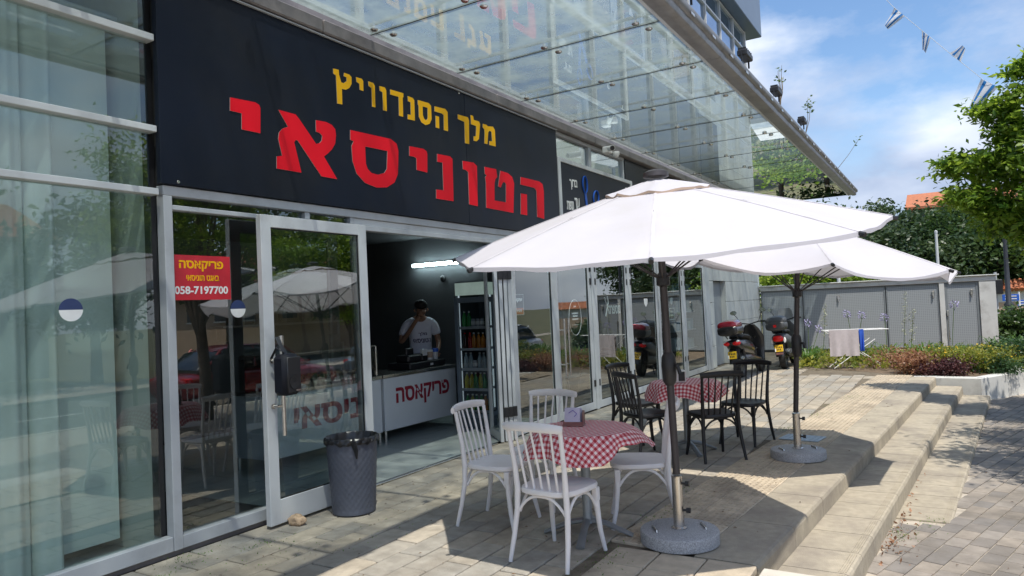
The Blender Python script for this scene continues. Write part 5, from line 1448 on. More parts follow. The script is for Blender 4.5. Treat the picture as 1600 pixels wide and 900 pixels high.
# neighbouring shop: black metal armchairs, a round table, product shelves
def armchair(x, y, deg, lab):
    t = thing('armchair', lab, 'chair', (x, y, 0.01), R_(deg), 'black metal armchairs inside the barbershop')
    m_ = MB(); m_.box(-0.23, 0.23, -0.21, 0.23, 0.43, 0.448, 0.006); m_.part('seat', M_bchair, t, world=False)
    for s_ in (-1, 1):
        m_ = MB(); m_.tube([(s_ * 0.25, 0.24, 0.0), (s_ * 0.25, 0.22, 0.43), (s_ * 0.27, 0.20, 0.60), (s_ * 0.27, 0.10, 0.66), (s_ * 0.27, -0.12, 0.66), (s_ * 0.22, -0.25, 0.70)], 0.011, 8); m_.part('arm_tube', M_bchair, t, True, world=False)
        m_ = MB(); m_.tube([(s_ * 0.24, -0.32, 0.0), (s_ * 0.22, -0.20, 0.43), (s_ * 0.21, -0.30, 0.86)], 0.011, 8); m_.part('leg', M_bchair, t, True, world=False)
    m_ = MB(); P = [[(x_, -0.22 - 0.09 * (z - .45) / .4 - 0.03 * (1 - (x_ / .21) ** 2), z) for x_ in np.linspace(-.21, .21, 9)] for z in (0.50, 0.68, 0.86)]; m_.grid(P); P2 = [[(a, b_ - .008, c) for a, b_, c in r_] for r_ in P]; m_.grid(P2); m_.part('backrest', M_bchair, t, True, world=False)
armchair(-5.45, 9.95, 75, 'black metal armchair just inside the second glass panel'); armchair(-5.5, 11.9, -100, 'black metal armchair beside the round black table inside the glass')
rt = thing('round_table', 'round black metal table inside the glass behind the black chairs', 'table', (-5.35, 12.7, 0.01))
m_ = MB(); m_.lathe([(0.38, 0.715), (0.39, 0.72), (0.39, 0.735), (0.38, 0.74)], n=30); m_.part('tabletop', M_bchair, rt, world=False)
for k in range(4):
    a = k * math.pi / 2 + .3; m_ = MB(); m_.tube([(0.27 * math.cos(a), 0.27 * math.sin(a), 0.0), (0.12 * math.cos(a), 0.12 * math.sin(a), 0.4), (0.2 * math.cos(a), 0.2 * math.sin(a), 0.715)], 0.012, 8); m_.part('leg', M_bchair, rt, True, world=False)
shf = thing('display_shelf', 'shelving stacked with pale boxes inside the last glass panel', 'shelf', (-5.1, 15.2, 0))
for z in (0.55, 0.95, 1.35, 1.75, 2.1):
    m_ = MB(); m_.box(-5.3, -4.9, 14.55, 16.0, z - 0.02, z, 0.003); m_.part('shelf_board', M_aluw, shf)
m_ = MB()
for y in (14.55, 15.27, 15.98): m_.box(-5.3, -5.27, y - .01, y + .02, 0, 2.2)
m_.part('upright', M_aluw, shf)
rr = random.Random(5); bm_ = MB(); bm_.box(-0.07, 0.07, -0.075, 0.075, 0, 0.24, 0.004); bme = [bm_.mesh('box', mat('product_box_pale', (0.5, 0.55, 0.55), 0.6, rnd=0.2)), bm_.mesh('box', mat('product_box_blue', (0.15, 0.25, 0.35), 0.6, rnd=0.3))]
for zi, z in enumerate((0.55, 0.95, 1.35, 1.75)):
    for k in range(7):
        q = bpy.data.objects.new('product_box', bme[rr.random() < 0.35]); COL.objects.link(q); q.location = (-5.02, 14.68 + k * 0.2, z + 0.001); q.scale = (1, 1, rr.uniform(0.7, 1.05))
        tag(q, '%s small packaged product on the %s shelf inside the last glass panel' % (ORD7[k], ['lowest', 'second', 'third', 'top'][zi]), 'box', 'products on the %s display shelf' % ['lowest', 'second', 'third', 'top'][zi])
wl_ = fbox('partition', mat('barber_wall', (0.30, 0.33, 0.32), 0.7, 0, 0.06, 2), 9.27, 16.2, 0.0, 2.8, -7.2, -7.15, 0)

# ---------------------------------------------------------------- scooters
M_sblk = mat('scooter_black_paint', (0.018, 0.018, 0.020), 0.3, 0, 0.15, 6, coat=0.5, space='object')
M_sgry = mat('scooter_grey_plastic', (0.075, 0.08, 0.085), 0.5, 0, 0.1, 8, space='object')
M_sred = mat('metallic_red_lid', (0.28, 0.006, 0.022), 0.2, 0.35, 0.1, 6, coat=1.0, space='object')
M_tail = mat('red_tail_lens', (0.55, 0.01, 0.01), 0.15, emit=0.12)
M_plate = mat('yellow_plate', (0.75, 0.47, 0.02), 0.4)
M_tyre = mat('tyre_rubber', (0.022, 0.022, 0.022), 0.8, bump=0.3, bscale=60)
M_mirror = mat('mirror_glass', (0.55, 0.62, 0.68), 0.05, 1.0)
def wheel(par, y, r, w):
    m_ = MB(); rows_ = []
    for k in range(28):
        a = 2 * math.pi * k / 28; row = []
        for (dx, dr) in ((-w * .35, -r * .32), (-w * .5, -r * .15), (-w * .42, -r * .03), (0, 0), (w * .42, -r * .03), (w * .5, -r * .15), (w * .35, -r * .32)):
            row.append((dx, y + (r + dr) * math.cos(a), r + (r + dr) * math.sin(a)))
        rows_.append(row)
    rows_.append(rows_[0]); m_.grid(rows_)
    o = m_.part('wheel', M_tyre, par, True, world=False)
    m_ = MB(); Mx = Matrix.Translation((0, y, r)) @ Matrix.Rotation(R_(90), 4, 'Y')
    m_.lathe([(0.03, -w * .4), (0.04, -w * .3), (r * .6, -w * .25), (r * .69, -w * .34), (r * .69, w * .34), (r * .6, w * .25), (0.04, w * .3), (0.03, w * .4)], (0, 0, 0), 20, M=Mx)
    q = m_.part('rim', M_sgry, o, True, world=False)
def scooter(x, y, deg, lean, lab, style):
    t = thing('scooter', lab, 'scooter', (x, y, 0.0), R_(deg)); t.rotation_euler = (0, R_(lean), R_(deg))
    wheel(t, 0.0, 0.25, 0.13); wheel(t, 1.32, 0.25, 0.11)
    body = M_sblk if style == 'red' else M_sgry
    m_ = MB(); m_.loft([(-0.36, 0, .70, .05, .03), (-0.30, 0, .695, .13, .075), (-0.15, 0, .66, .165, .12), (0.15, 0, .62, .185, .16), (0.5, 0, .56, .175, .16), (0.72, 0, .46, .15, .12), (0.8, 0, .40, .12, .06)], 20, 2.6); m_.part('body_panel', body, t, True, world=False)
    m_ = MB(); m_.loft([(-0.10, 0, .33, .07, .07), (0.1, 0, .36, .11, .13), (0.55, 0, .33, .15, .13), (1.0, 0, .27, .16, .06), (1.12, 0, .32, .15, .05)], 16, 2.6); m_.part('engine_floor', M_sblk, t, True, world=False)
    m_ = MB(); m_.loft([(-0.05, 0, .80, .13, .03), (0.05, 0, .83, .16, .05), (0.35, 0, .80, .165, .055), (0.55, 0, .76, .13, .045), (0.68, 0, .74, .07, .03)], 18, 2.4); m_.part('seat', M_rub, t, True, world=False)
    m_ = MB(); P = []
    for z, yy, w_ in ((0.28, 1.08, .19), (0.5, 1.12, .20), (0.75, 1.10, .23), (0.92, 1.02, .17), (1.02, 0.98, .10)):
        P.append((yy, z, w_))
    m_.loft([], 4) if False else None
    rows_ = [[(w_ * math.copysign(abs(math.cos(a)) ** .8, math.cos(a)), yy + 0.09 * math.sin(a) * (1 if math.sin(a) > 0 else .35), z) for a in [2 * math.pi * k / 18 for k in range(18)]] for yy, z, w_ in P]
    m_.grid(rows_, closed=True); m_.f.append(tuple(range(18))); m_.mi.append(0); m_.f.append(tuple(range(4 * 18, 5 * 18))); m_.mi.append(0)
    m_.part('leg_shield', body, t, True, world=False)
    m_ = MB(); m_.tube([(0, 1.32, .25), (0.07, 1.30, .30), (0.06, 1.12, .62), (0, 1.04, .95)], .024, 8); m_.tube([(-.07, 1.30, .27), (-.06, 1.12, .62)], .024, 8); m_.part('fork', M_steel, t, True, world=False)
    m_ = MB(); m_.loft([(1.02, 0, .48, .05, .02), (1.15, 0, .55, .085, .03), (1.35, 0, .56, .09, .03), (1.55, 0, .47, .07, .03), (1.62, 0, .40, .04, .02)], 14); m_.part('mudguard', body, t, True, world=False)
    m_ = MB(); m_.tube([(-.34, .90, 1.06), (-.2, .98, 1.07), (0, 1.0, 1.03), (.2, .98, 1.07), (.34, .90, 1.06)], .014, 8); m_.part('handlebar', M_sblk, t, True, world=False)
    m_ = MB()
    for s_ in (-1, 1):
        m_.tube([(s_ * .36, .89, 1.06), (s_ * .25, .955, 1.068)], .021, 8); m_.tube([(s_ * .33, .98, 1.065), (s_ * .2, 1.01, 1.07)], .007, 6)
    m_.part('grip', M_rub, t, True, world=False)
    for s_ in (-1, 1):
        m_ = MB(); m_.tube([(s_ * .2, 1.0, 1.08), (s_ * .25, 1.0, 1.20), (s_ * .30, .98, 1.27)], .007, 6)
        rows_ = [[(s_ * .31 + .072 * f * math.cos(a), .99 + d, 1.305 + .048 * f * math.sin(a)) for a in [2 * math.pi * k / 16 for k in range(16)]] for f, d in ((.97, -.012), (1, 0), (.85, .02), (.3, .03))]
        m_.grid(rows_, closed=True); o = m_.part('mirror', M_sblk, t, True, world=False)
        m_ = MB(); m_.v = []; m_.add([(s_ * .31 + .068 * math.cos(a), .977, 1.305 + .044 * math.sin(a)) for a in [2 * math.pi * k / 16 for k in range(16)]], [tuple(range(16))]); m_.part('mirror_glass', M_mirror, o, world=False)
    # rear end
    m_ = MB(); m_.box(-.10, .10, -.30, -.26, .32, .60, .01, Matrix.Rotation(R_(-8), 4, 'X')); m_.tube([(0, -.2, .62), (0, -.34, .40), (0, -.36, .30)], [(.09, .02)] * 3, 8); m_.part('rear_mudguard', M_sblk, t, world=False)
    m_ = MB(); Mp = Matrix.Translation((0, -.385, .475)) @ Matrix.Rotation(R_(-14), 4, 'X'); m_.box(-.085, .085, -.004, .004, -.075, .075, .003, Mp); pl = m_.part('licence_plate', M_plate, t, world=False)
    m_ = MB()
    for r_ in range(2):
        for k in range(4 - r_):
            m_.box(-.058 + k * .034 + r_ * .012, -.040 + k * .034 + r_ * .012, -.007, -.0042, -.045 + (1 - r_) * .05, -.012 + (1 - r_) * .05, 0, Mp)
    m_.part('plate_digit', M_black, pl, world=False)
    m_ = MB(); m_.box(-.083, -.062, -.006, -.0042, -.07, .0, 0, Mp); m_.part('plate_band', M_wprint, pl, world=False)
    if style == 'red':
        for s_ in (-1, 1):
            m_ = MB(); m_.loft([(-.375, s_ * .085, .70, .03, .02), (-.36, s_ * .09, .70, .06, .036), (-.30, s_ * .10, .70, .075, .045)], 16); m_.part('tail_light', M_tail, t, True, world=False)
            m_ = MB(); m_.loft([(-.366, s_ * .125, .735, .02, .012), (-.33, s_ * .13, .74, .04, .02)], 12); m_.part('indicator', M_wprint, t, True, world=False)
    else:
        m_ = MB(); m_.loft([(-.385, 0, .68, .06, .04), (-.37, 0, .68, .095, .06), (-.30, 0, .68, .11, .07)], 16, 3); m_.part('tail_light', M_tail, t, True, world=False)
        m_ = MB(); m_.box(-.075, .075, -.40, -.392, .34, .385, .003); m_.part('reflector', mat('dull_red_reflector', (0.25, 0.12, 0.11), 0.4), t, world=False)
        for s_ in (-1, 1):
            m_ = MB(); m_.loft([(-.35, s_ * .13, .63, .015, .05), (-.30, s_ * .135, .64, .025, .06)], 10); m_.part('indicator', M_wprint, t, True, world=False)
    # exhaust
    m_ = MB(); m_.tube([(.14, .30, .26), (.16, .05, .27), (.17, -.02, .30)], .022, 8); m_.tube([(.175, .10, .30), (.18, -.30, .40)], [.05, .062], 14); m_.part('exhaust', M_sgry, t, True, world=False)
    m_ = MB(); m_.tube([(.18, -.28, .395), (.18, -.335, .41)], [.045, .03], 12); m_.part('exhaust_tip', M_steel, t, True, world=False)
    for s_ in (-1, 1):
        m_ = MB(); m_.tube([(s_ * .12, -.02, .27), (s_ * .13, -.12, .62)], .017, 8); m_.tube([(s_ * .12, 0, .33), (s_ * .13, -.09, .56)], .03, 8); m_.part('shock_absorber', M_black, t, True, world=False)
    m_ = MB(); m_.tube([(-.10, -.22, .80), (-.11, -.30, .86), (.11, -.30, .86), (.10, -.22, .80)], .012, 8); m_.part('grab_rail', M_black, t, True, world=False)
    # top box: tub, lid, lock
    m_ = MB(); m_.loft([(-.50, 0, 0.965, .16, .075, 3), (-.47, 0, .96, .20, .10, 3), (-.20, 0, .955, .225, .11, 3), (-.06, 0, .96, .20, .10, 3)], 22); tb = m_.part('top_box', M_sblk if style == 'red' else M_sgry, t, True, world=False)
    m_ = MB(); m_.loft([(-.495, 0, 1.055, .13, .045, 2.4), (-.46, 0, 1.06, .19, .085, 2.6), (-.22, 0, 1.065, .215, .11, 2.6), (-.07, 0, 1.055, .18, .09, 2.6)], 22); m_.part('lid', M_sred if style == 'red' else M_sgry, tb, True, world=False)
    m_ = MB(); m_.box(-.03, .03, -.513, -.50, .93, .985, .004); m_.part('lock', M_tail if style != 'red' else M_black, tb, world=False)
    m_ = MB(); m_.box(-.10, .10, -.497, -.488, 1.015, 1.028, .002); m_.part('trim', M_black, tb, world=False)
    if style != 'red':
        m_ = MB(); P = [[(.17 * math.sin(a) * f, 1.06 + .10 * math.cos(a), 1.02 + z) for a in np.linspace(-1.2, 1.2, 13)] for f, z in ((1, 0), (1.05, .1), (.95, .22), (.7, .29))]; m_.grid(P); m_.part('windscreen', mat('milky_screen', (0.35, 0.36, 0.36), 0.35), t, True, world=False)
    m_ = MB(); m_.tube([(-.10, .45, .22), (-.19, .38, .0)], .011, 6); m_.part('side_stand', M_black, t, world=False)
    return t
scooter(-3.60, 14.62, -4, -5.5, 'black scooter with a metallic red top box parked by the stone-clad wall', 'red')
scooter(-3.12, 16.45, 2, -5.0, 'dark grey scooter with a square tail light and grey top box, parked farther back', 'grey')

# ---------------------------------------------------------------- metal-doored enclosure at the end
def perforated():
    m, n, l, b = _nt('perforated_grey_metal')
    t = n.new('ShaderNodeTexCoord'); s = n.new('ShaderNodeSeparateXYZ'); l.new(t.outputs['Object'], s.inputs[0])
    o_ = []
    for ax in ('X', 'Z'):
        a = n.new('ShaderNodeMath'); a.operation = 'MULTIPLY'; a.inputs[1].default_value = 1 / 0.045; l.new(s.outputs[ax], a.inputs[0])
        f = n.new('ShaderNodeMath'); f.operation = 'FRACT'; l.new(a.outputs[0], f.inputs[0])
        c = n.new('ShaderNodeMath'); c.operation = 'SUBTRACT'; c.inputs[1].default_value = 0.5; l.new(f.outputs[0], c.inputs[0])
        d = n.new('ShaderNodeMath'); d.operation = 'ABSOLUTE'; l.new(c.outputs[0], d.inputs[0]); o_.append(d)
    mx_ = n.new('ShaderNodeMath'); mx_.operation = 'MAXIMUM'; l.new(o_[0].outputs[0], mx_.inputs[0]); l.new(o_[1].outputs[0], mx_.inputs[1])
    g = n.new('ShaderNodeMath'); g.operation = 'LESS_THAN'; g.inputs[1].default_value = 0.33; l.new(mx_.outputs[0], g.inputs[0])
    mi = n.new('ShaderNodeMix'); mi.data_type = 'RGBA'; mi.inputs[6].default_value = (0.37, 0.395, 0.41, 1); mi.inputs[7].default_value = (0.27, 0.29, 0.30, 1)
    l.new(g.outputs[0], mi.inputs[0]); l.new(mi.outputs[2], b.inputs['Base Color']); b.inputs['Roughness'].default_value = 0.5
    return m
M_perf = perforated()
M_shedg = mat('grey_steel_frame', (0.22, 0.24, 0.25), 0.5, 0, 0.05, 4)
shd = thing('utility_enclosure', 'low white-framed utility enclosure with grey perforated metal doors', 'enclosure', (-4.62, 21.36, 0), R_(5.5))
sh_ = dict(world=False)
m_ = MB(); m_.box(0, 5.72, 0.0, 2.4, 1.74, 1.87, 0.01); m_.part('roof_slab', M_whitew, shd, **sh_)
m_ = MB(); m_.box(-0.02, 5.78, -0.04, 2.45, 1.872, 1.90, 0.006); m_.part('coping', M_clad, shd, **sh_)
m_ = MB(); m_.box(5.34, 5.70, 0.01, 2.4, -0.6, 1.738, 0.006); m_.part('end_wall', M_whitew, shd, **sh_)
m_ = MB(); m_.box(4.455, 4.575, 0.01, 0.18, -0.02, 1.738, 0.006); m_.part('post', M_whitew, shd, **sh_)
m_ = MB(); m_.box(0.0, 5.34, 2.2, 2.38, -0.3, 1.738); m_.part('back_wall', M_whitew, shd, **sh_)
for i, (a, b_) in enumerate(((0.02, 1.12), (1.14, 3.20), (3.22, 4.45), (4.58, 5.335))):
    m_ = MB(); f = 0.035 if i < 3 else 0.06
    m_.box(a, a + f, 0.04, 0.08, 0.05, 1.73, 0.003); m_.box(b_ - f, b_, 0.04, 0.08, 0.05, 1.73, 0.003); m_.box(a + f, b_ - f, 0.042, 0.078, 1.73 - f, 1.73, 0.003); m_.box(a + f, b_ - f, 0.042, 0.078, 0.05, 0.05 + f, 0.003)
    o = m_.part('metal_door', M_shedg, shd, **sh_)
    m_ = MB(); m_.box(a + f, b_ - f, 0.052, 0.066, 0.05 + f, 1.73 - f); m_.part('perforated_sheet', M_perf, o, world=False)
    if i: 
        hx = {1: 2.05, 2: 4.32, 3: 5.18}[i]
        m_ = MB(); m_.box(hx - 0.03, hx + 0.03, 0.015, 0.05, 1.42, 1.54, 0.008); m_.box(hx - 0.015, hx + 0.015, 0.0, 0.03, 1.36, 1.44, 0.006); m_.part('latch', M_steel, o, world=False)
m_ = MB(); m_.box(4.60, 4.64, -0.02, 0.04, 0.88, 1.02, 0.006); m_.tube([(4.62, -0.01, 0.9), (4.63, 0.0, 0.2)], 0.01, 6); m_.part('padlock', M_steel, shd, **sh_)
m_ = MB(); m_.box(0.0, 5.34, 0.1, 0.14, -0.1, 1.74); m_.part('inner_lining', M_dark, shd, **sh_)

# ---------------------------------------------------------------- planter, soil, garden
wp = [(-0.62, 15.14), (0.42, 15.02), (0.85, 15.75), (1.30, 16.7), (2.3, 18.6), (3.6, 20.6)]
pw = thing('planter_wall', 'low whitewashed planter wall curving away from the top of the steps', 'wall', (0.8, 16.5, 0))
A, B_ = [], []
for i, (x, y) in enumerate(wp):
    d = (Vector(wp[min(i + 1, len(wp) - 1)]) - Vector(wp[max(i - 1, 0)])).normalized(); nrm = Vector((-d.y, d.x)) * 0.18
    A.append((x, y)); B_.append((x + nrm.x, y + nrm.y))
TZ = [-0.005, -0.005, 0.0, 0.03, 0.08, 0.12]
m_ = MB()
rows_ = [[(x, y, -0.7) for x, y in A], [(x, y, z - 0.02) for (x, y), z in zip(A, TZ)], [(x + (b_[0] - x) * .12, y + (b_[1] - y) * .12, z) for (x, y), z, b_ in zip(A, TZ, B_)], [(x, y, z) for (x, y), z in zip(B_, TZ)], [(x, y, -0.7) for x, y in B_]]
m_.grid(rows_); m_.part('wall_body', M_whitew, pw)
M_soil = mat('dry_soil', (0.16, 0.115, 0.075), 0.95, 0, 0.3, 12, bump=0.8, bscale=40)
m_ = MB(); m_.add([(-0.6, 15.3, -0.02), (0.36, 15.18, -0.02), (0.74, 15.85, -0.02), (1.2, 16.8, -0.0), (2.2, 18.7, 0.05), (3.4, 20.7, 0.09), (3.4, 24, 0.09), (-5, 24, -0.02), (-5, 21.2, -0.025), (-2.9, 18.6, -0.01), (-2.4, 16.6, -0.01), (-1.5, 16.0, -0.01)], [tuple(range(12))]); struct('garden_bed', m_, M_soil)
m_ = MB(); m_.grid([[(0.9, 24.0, -0.05), (9, 24.0, -0.2)], [(0.9, 27.2, -0.05), (9, 27.2, -0.2)]]); struct('path', m_, M_lsand)
m_ = MB(); m_.grid([[(-12, 24.0, -0.3), (0.9, 24.0, -0.06), (0.905, 27.2, -0.055), (9, 27.2, -0.25), (14, 27.2, -0.6)], [(-12, 60, 0.2), (0.9, 60, 0.2), (1.5, 60, 0.2), (9, 60, 0.1), (14, 60, 0.0)]]); struct('lawn', m_, M_ground)

L_aga = leafmat('strap_leaf', (0.05, 0.13, 0.02), (0.17, 0.30, 0.06), 0.4)
L_yel = leafmat('yellow_green_leaf', (0.10, 0.16, 0.025), (0.34, 0.34, 0.05), 0.4, 3)
L_drk = leafmat('dark_green_leaf', (0.018, 0.055, 0.018), (0.06, 0.13, 0.04), 0.35, 2)
L_pur = leafmat('purple_brown_leaf', (0.05, 0.016, 0.02), (0.13, 0.05, 0.045), 0.3, 3)
L_rust = leafmat('rusty_dry_leaf', (0.22, 0.12, 0.06), (0.42, 0.22, 0.12), 0.3, 3)
L_near = leafmat('fresh_green_leaf', (0.05, 0.135, 0.014), (0.27, 0.40, 0.045), 0.5, 0.9)
L_mid = leafmat('mid_green_leaf', (0.022, 0.062, 0.014), (0.075, 0.13, 0.035), 0.35, 0.7)
L_far = leafmat('far_green_leaf', (0.020, 0.050, 0.018), (0.085, 0.13, 0.045), 0.3, 0.35)
L_lime = leafmat('lime_green_leaf', (0.09, 0.19, 0.02), (0.28, 0.38, 0.05), 0.5, 1.0)
M_stalk = mat('green_stalk', (0.10, 0.15, 0.05), 0.8)
M_purpl = mat('lilac_flower', (0.42, 0.38, 0.62), 0.7, 0, 0.2, 30)
def strap_plant(x, y, z, r, h, n, lab, seed, flowers=(), grp='agapanthus clumps by the enclosure'):
    t = thing('agapanthus_plant', lab, 'plant', (x, y, z), 0, grp); rr = random.Random(seed); m_ = MB()
    for k in range(n):
        a = rr.uniform(0, 6.28); L = r * rr.uniform(.6, 1.1); hh = h * rr.uniform(.6, 1.05); b0 = Vector((x + rr.gauss(0, .06), y + rr.gauss(0, .06), z)); w = rr.uniform(.010, .018)
        dx, dy = math.cos(a), math.sin(a); pts = []
        for f in (0, .3, .6, .85, 1.0):
            pts.append(b0 + Vector((dx * L * f, dy * L * f, hh * (1.9 * f - 1.35 * f * f * (0.8 + 0.4 * rr.random())))))
        vs = []
        for i, p in enumerate(pts):
            ww = w * (1, 1, .85, .5, .05)[i]; vs += [tuple(p + Vector((-dy * ww, dx * ww, 0))), tuple(p - Vector((-dy * ww, dx * ww, 0)))]
        m_.add(vs, [(2 * i, 2 * i + 1, 2 * i + 3, 2 * i + 2) for i in range(4)])
    m_.part('leaves', L_aga, t)
    for (fx, fy, fz) in flowers:
        m_ = MB(); m_.tube([(x, y, z), ((x + fx) / 2, (y + fy) / 2, (z + fz) / 2 + .05), (fx, fy, fz)], .007, 5); o = m_.part('flower_stalk', M_stalk, t)
        rr2 = np.random.default_rng(seed); d = rr2.normal(size=(70, 3)); d /= np.linalg.norm(d, axis=1)[:, None]
        V, F = leaf_cloud(np.array([fx, fy, fz]) + d * rr2.uniform(.04, .09, (70, 1)), .038, 0, seed); leaf_obj('flower_head', V, F, M_purpl, o)['kind'] = 'stuff'
strap_plant(-2.75, 17.3, 0, .5, .55, 90, 'bright green agapanthus clump left of the drying rack with pale lilac flowers', 1, ((-2.75, 17.4, .95), (-2.55, 17.6, .80)))
strap_plant(-1.9, 18.3, 0, .5, .6, 70, 'agapanthus clump behind the towel with two lilac flower heads above it', 2, ((-2.02, 18.3, 1.10), (-1.72, 18.4, 1.06)))
strap_plant(-1.2, 17.9, 0, .45, .55, 60, 'strap-leaved clump right of the towel with a small flower', 3, ((-1.25, 18.2, 1.0),))
strap_plant(-0.55, 18.0, 0, .45, .6, 70, 'strap-leaved clump in the middle of the bed', 4)
strap_plant(0.0, 17.6, 0, .5, .6, 70, 'green strap-leaved clump before the white post, with a tall seed head', 5, ((0.1, 17.7, 1.25),))
strap_plant(0.95, 18.4, 0.02, .5, .65, 80, 'dark green clump before the right-hand metal door', 6)
strap_plant(1.35, 18.9, 0.04, .5, .62, 80, 'dark green clump at the white end wall', 9)
def shrub(x, y, z, rad, leafm, lab, seed, n=30, per=60, leaf=.07, nm='shrub', cat='shrub', grp=None, sp=.1):
    t = thing(nm, lab, cat, (x, y, z), 0, grp)
    cc, p = clumps((x, y, z + rad[2] * .75), rad, n, per, sp, seed, .3); p[:, 2] = np.maximum(p[:, 2], z + .01)
    V, F = leaf_cloud(p, leaf, -.2, seed); leaf_obj('foliage', V, F, leafm, t)
    m_ = MB(); rr = random.Random(seed)
    for i in range(min(10, n)): m_.tube([(x, y, z - .02), tuple((np.array([x, y, z]) + cc[i]) / 2 + np.array([0, 0, .03])), tuple(cc[i])], [.012, .008, .004], 5)
    m_.part('stem', M_wood, t)
    return t
shrub(-0.62, 15.75, 0, (.32, .28, .26), L_rust, 'rusty dry shrub at the left end of the planting bed', 11, 34, 70, .05)
shrub(-0.15, 15.5, 0, (.45, .25, .16), L_pur, 'low purple-brown shrub at the front edge above the top step', 12, 34, 80, .05)
shrub(-0.1, 16.3, 0, (.6, .4, .26), L_yel, 'yellow-green shrub with small yellow flowers behind the purple one', 13, 40, 80, .05)
shrub(0.55, 16.25, 0, (.55, .4, .22), L_yel, 'yellow-flecked low shrub in the middle of the bed', 14, 40, 80, .05)
shrub(1.15, 17.4, 0.02, (.6, .5, .30), L_drk, 'dark green bushy shrub above the planter wall', 15, 44, 80, .06)
shrub(0.7, 15.95, 0, (.35, .25, .15), L_drk, 'small dark green shrub spilling over the planter wall', 16, 24, 70, .05)
shrub(1.9, 18.6, 0.05, (.7, .6, .30), L_yel, 'yellow-green shrub at the right edge of the bed', 17, 40, 80, .06)
shrub(-1.05, 16.9, 0, (.5, .4, .22), L_rust, 'sparse dry brownish plants in front of the drying rack legs', 18, 26, 50, .05)
shrub(1.62, 23.4, -0.05, (.75, .6, .55), L_mid, 'rounded green bush right of the enclosure, under the street lamp', 19, 60, 90, .12, sp=.16)
# flowers in the bed
r_ = np.random.default_rng(4); q = r_.uniform(size=(420, 3)); pos = np.stack([-.4 + 2.4 * q[:, 0], 15.7 + q[:, 0] * 2.0 + 1.0 * q[:, 1], .18 + .25 * q[:, 2]], 1)
V, F = leaf_cloud(pos, .045, 0, 5)
o = leaf_obj('yellow_flowers', V, F, mat('yellow_petal', (0.75, 0.48, 0.03), 0.7), None, (0, 0, 0)); tag(o, 'scattered small yellow flowers across the planting bed', 'flowers', None, 'stuff')
pos = np.stack([-2.9 + 4.6 * r_.uniform(size=3500), 16.2 + r_.uniform(size=3500) * 4, .02 + .2 * r_.uniform(size=3500) ** 2], 1)
V, F = leaf_cloud(pos, .09, -.9, 8, 1.2); o = leaf_obj('ground_cover', V, F, L_yel, None, (0, 0, 0)); tag(o, 'mixed low green and dry ground cover in the planting bed', 'ground cover', None, 'stuff')
# tall seed grasses
for i, (x, y, h, lab) in enumerate(((-.85, 19.2, 1.55, 'tall feathery pale seed stalk against the perforated doors'), (-.7, 19.0, 1.15, 'shorter pale seed stalk beside the tallest one'), (-2.65, 19.5, 1.35, 'thin pale seed stalk left of the drying rack'))):
    t = thing('seed_stalk', lab, 'plant', (x, y, 0)); m_ = MB(); m_.tube([(x - .12, y, 0), (x - .05, y, h * .5), (x, y, h)], [.008, .006, .003], 5); m_.part('stem', M_stalk, t)
    f = r_.uniform(.35, 1, 160); P = np.stack([x - .12 + .12 * f + r_.normal(0, .03, 160), y + r_.normal(0, .03, 160), h * f], 1); V, F = leaf_cloud(P, .035, 0, i); leaf_obj('seed_head', V, F, mat('pale_seed', (0.42, 0.43, 0.28), 0.9), t)['kind'] = 'stuff'
# weeds in paving joints
wj = []
for x, y, s_, n_ in ((-1.72, 9.0, .14, 90), (-1.55, 10.2, .12, 60), (-4.25, 3.45, .12, 50), (-4.5, 3.1, .16, 80), (-1.93, 5.0, .14, 80), (-1.95, 4.15, .18, 120), (-2.0, 5.9, .10, 40), (-4.35, 2.75, .10, 60), (-.2, 6.7, .12, 70), (-1.35, 12, .12, 60), (-.42, 6.3, .10, 90), (-1.5, 11.1, .12, 50), (-4.0, 3.3, .25, 50), (-3.7, 3.9, .3, 40), (-3.2, 5.5, .3, 30)):
    for _ in range(n_): wj.append((x + rng.normal(0, s_ * .5), y + rng.normal(0, s_), .004 if x < -.5 else LZ(y) + .01))
V, F = leaf_cloud(np.array(wj), .012, -.8, 2, 1.1); o = leaf_obj('joint_weeds', V, F, L_aga, None, (0, 0, 0)); tag(o, 'tiny weeds growing in the paving joints', 'weeds', None, 'stuff')
dl = np.stack([rng.uniform(-4.4, 1.6, 260), rng.uniform(2.5, 14, 260), np.zeros(260)], 1)
dl = np.array([p for p in dl if not (nx(p[1]) - .02 < p[0] < nx(p[1], 2) + .1)]); dl[:, 2] = np.where(dl[:, 0] > nx(dl[:, 1]), [LZ(y) + .006 for y in dl[:, 1]], .006)
V, F = leaf_cloud(dl, .028, .0, 12); V[:, 2] = np.repeat(dl[:, 2], 4) + np.tile([0, .004, .002, .006], len(dl)); o = leaf_obj('fallen_leaves', V, F, mat('brown_dead_leaf', (0.14, 0.075, 0.035), 0.9), None, (0, 0, 0)); tag(o, 'scattered fallen brown leaves on the paving', 'leaves', None, 'stuff')
lf = []
for _ in range(120): yy = rng.uniform(5.2, 9); lf.append((nx(yy, 1) + .03 + abs(rng.normal(0, .03)), yy if rng.random() < .5 else 6.2 + rng.normal(0, .25), LZ(yy) + .008))
V, F = leaf_cloud(np.array(lf), .035, -.2, 14); o = leaf_obj('dry_leaf_drift', V, F, L_rust, None, (0, 0, 0)); tag(o, 'dry leaves gathered at the foot of the middle step', 'leaves', None, 'stuff')

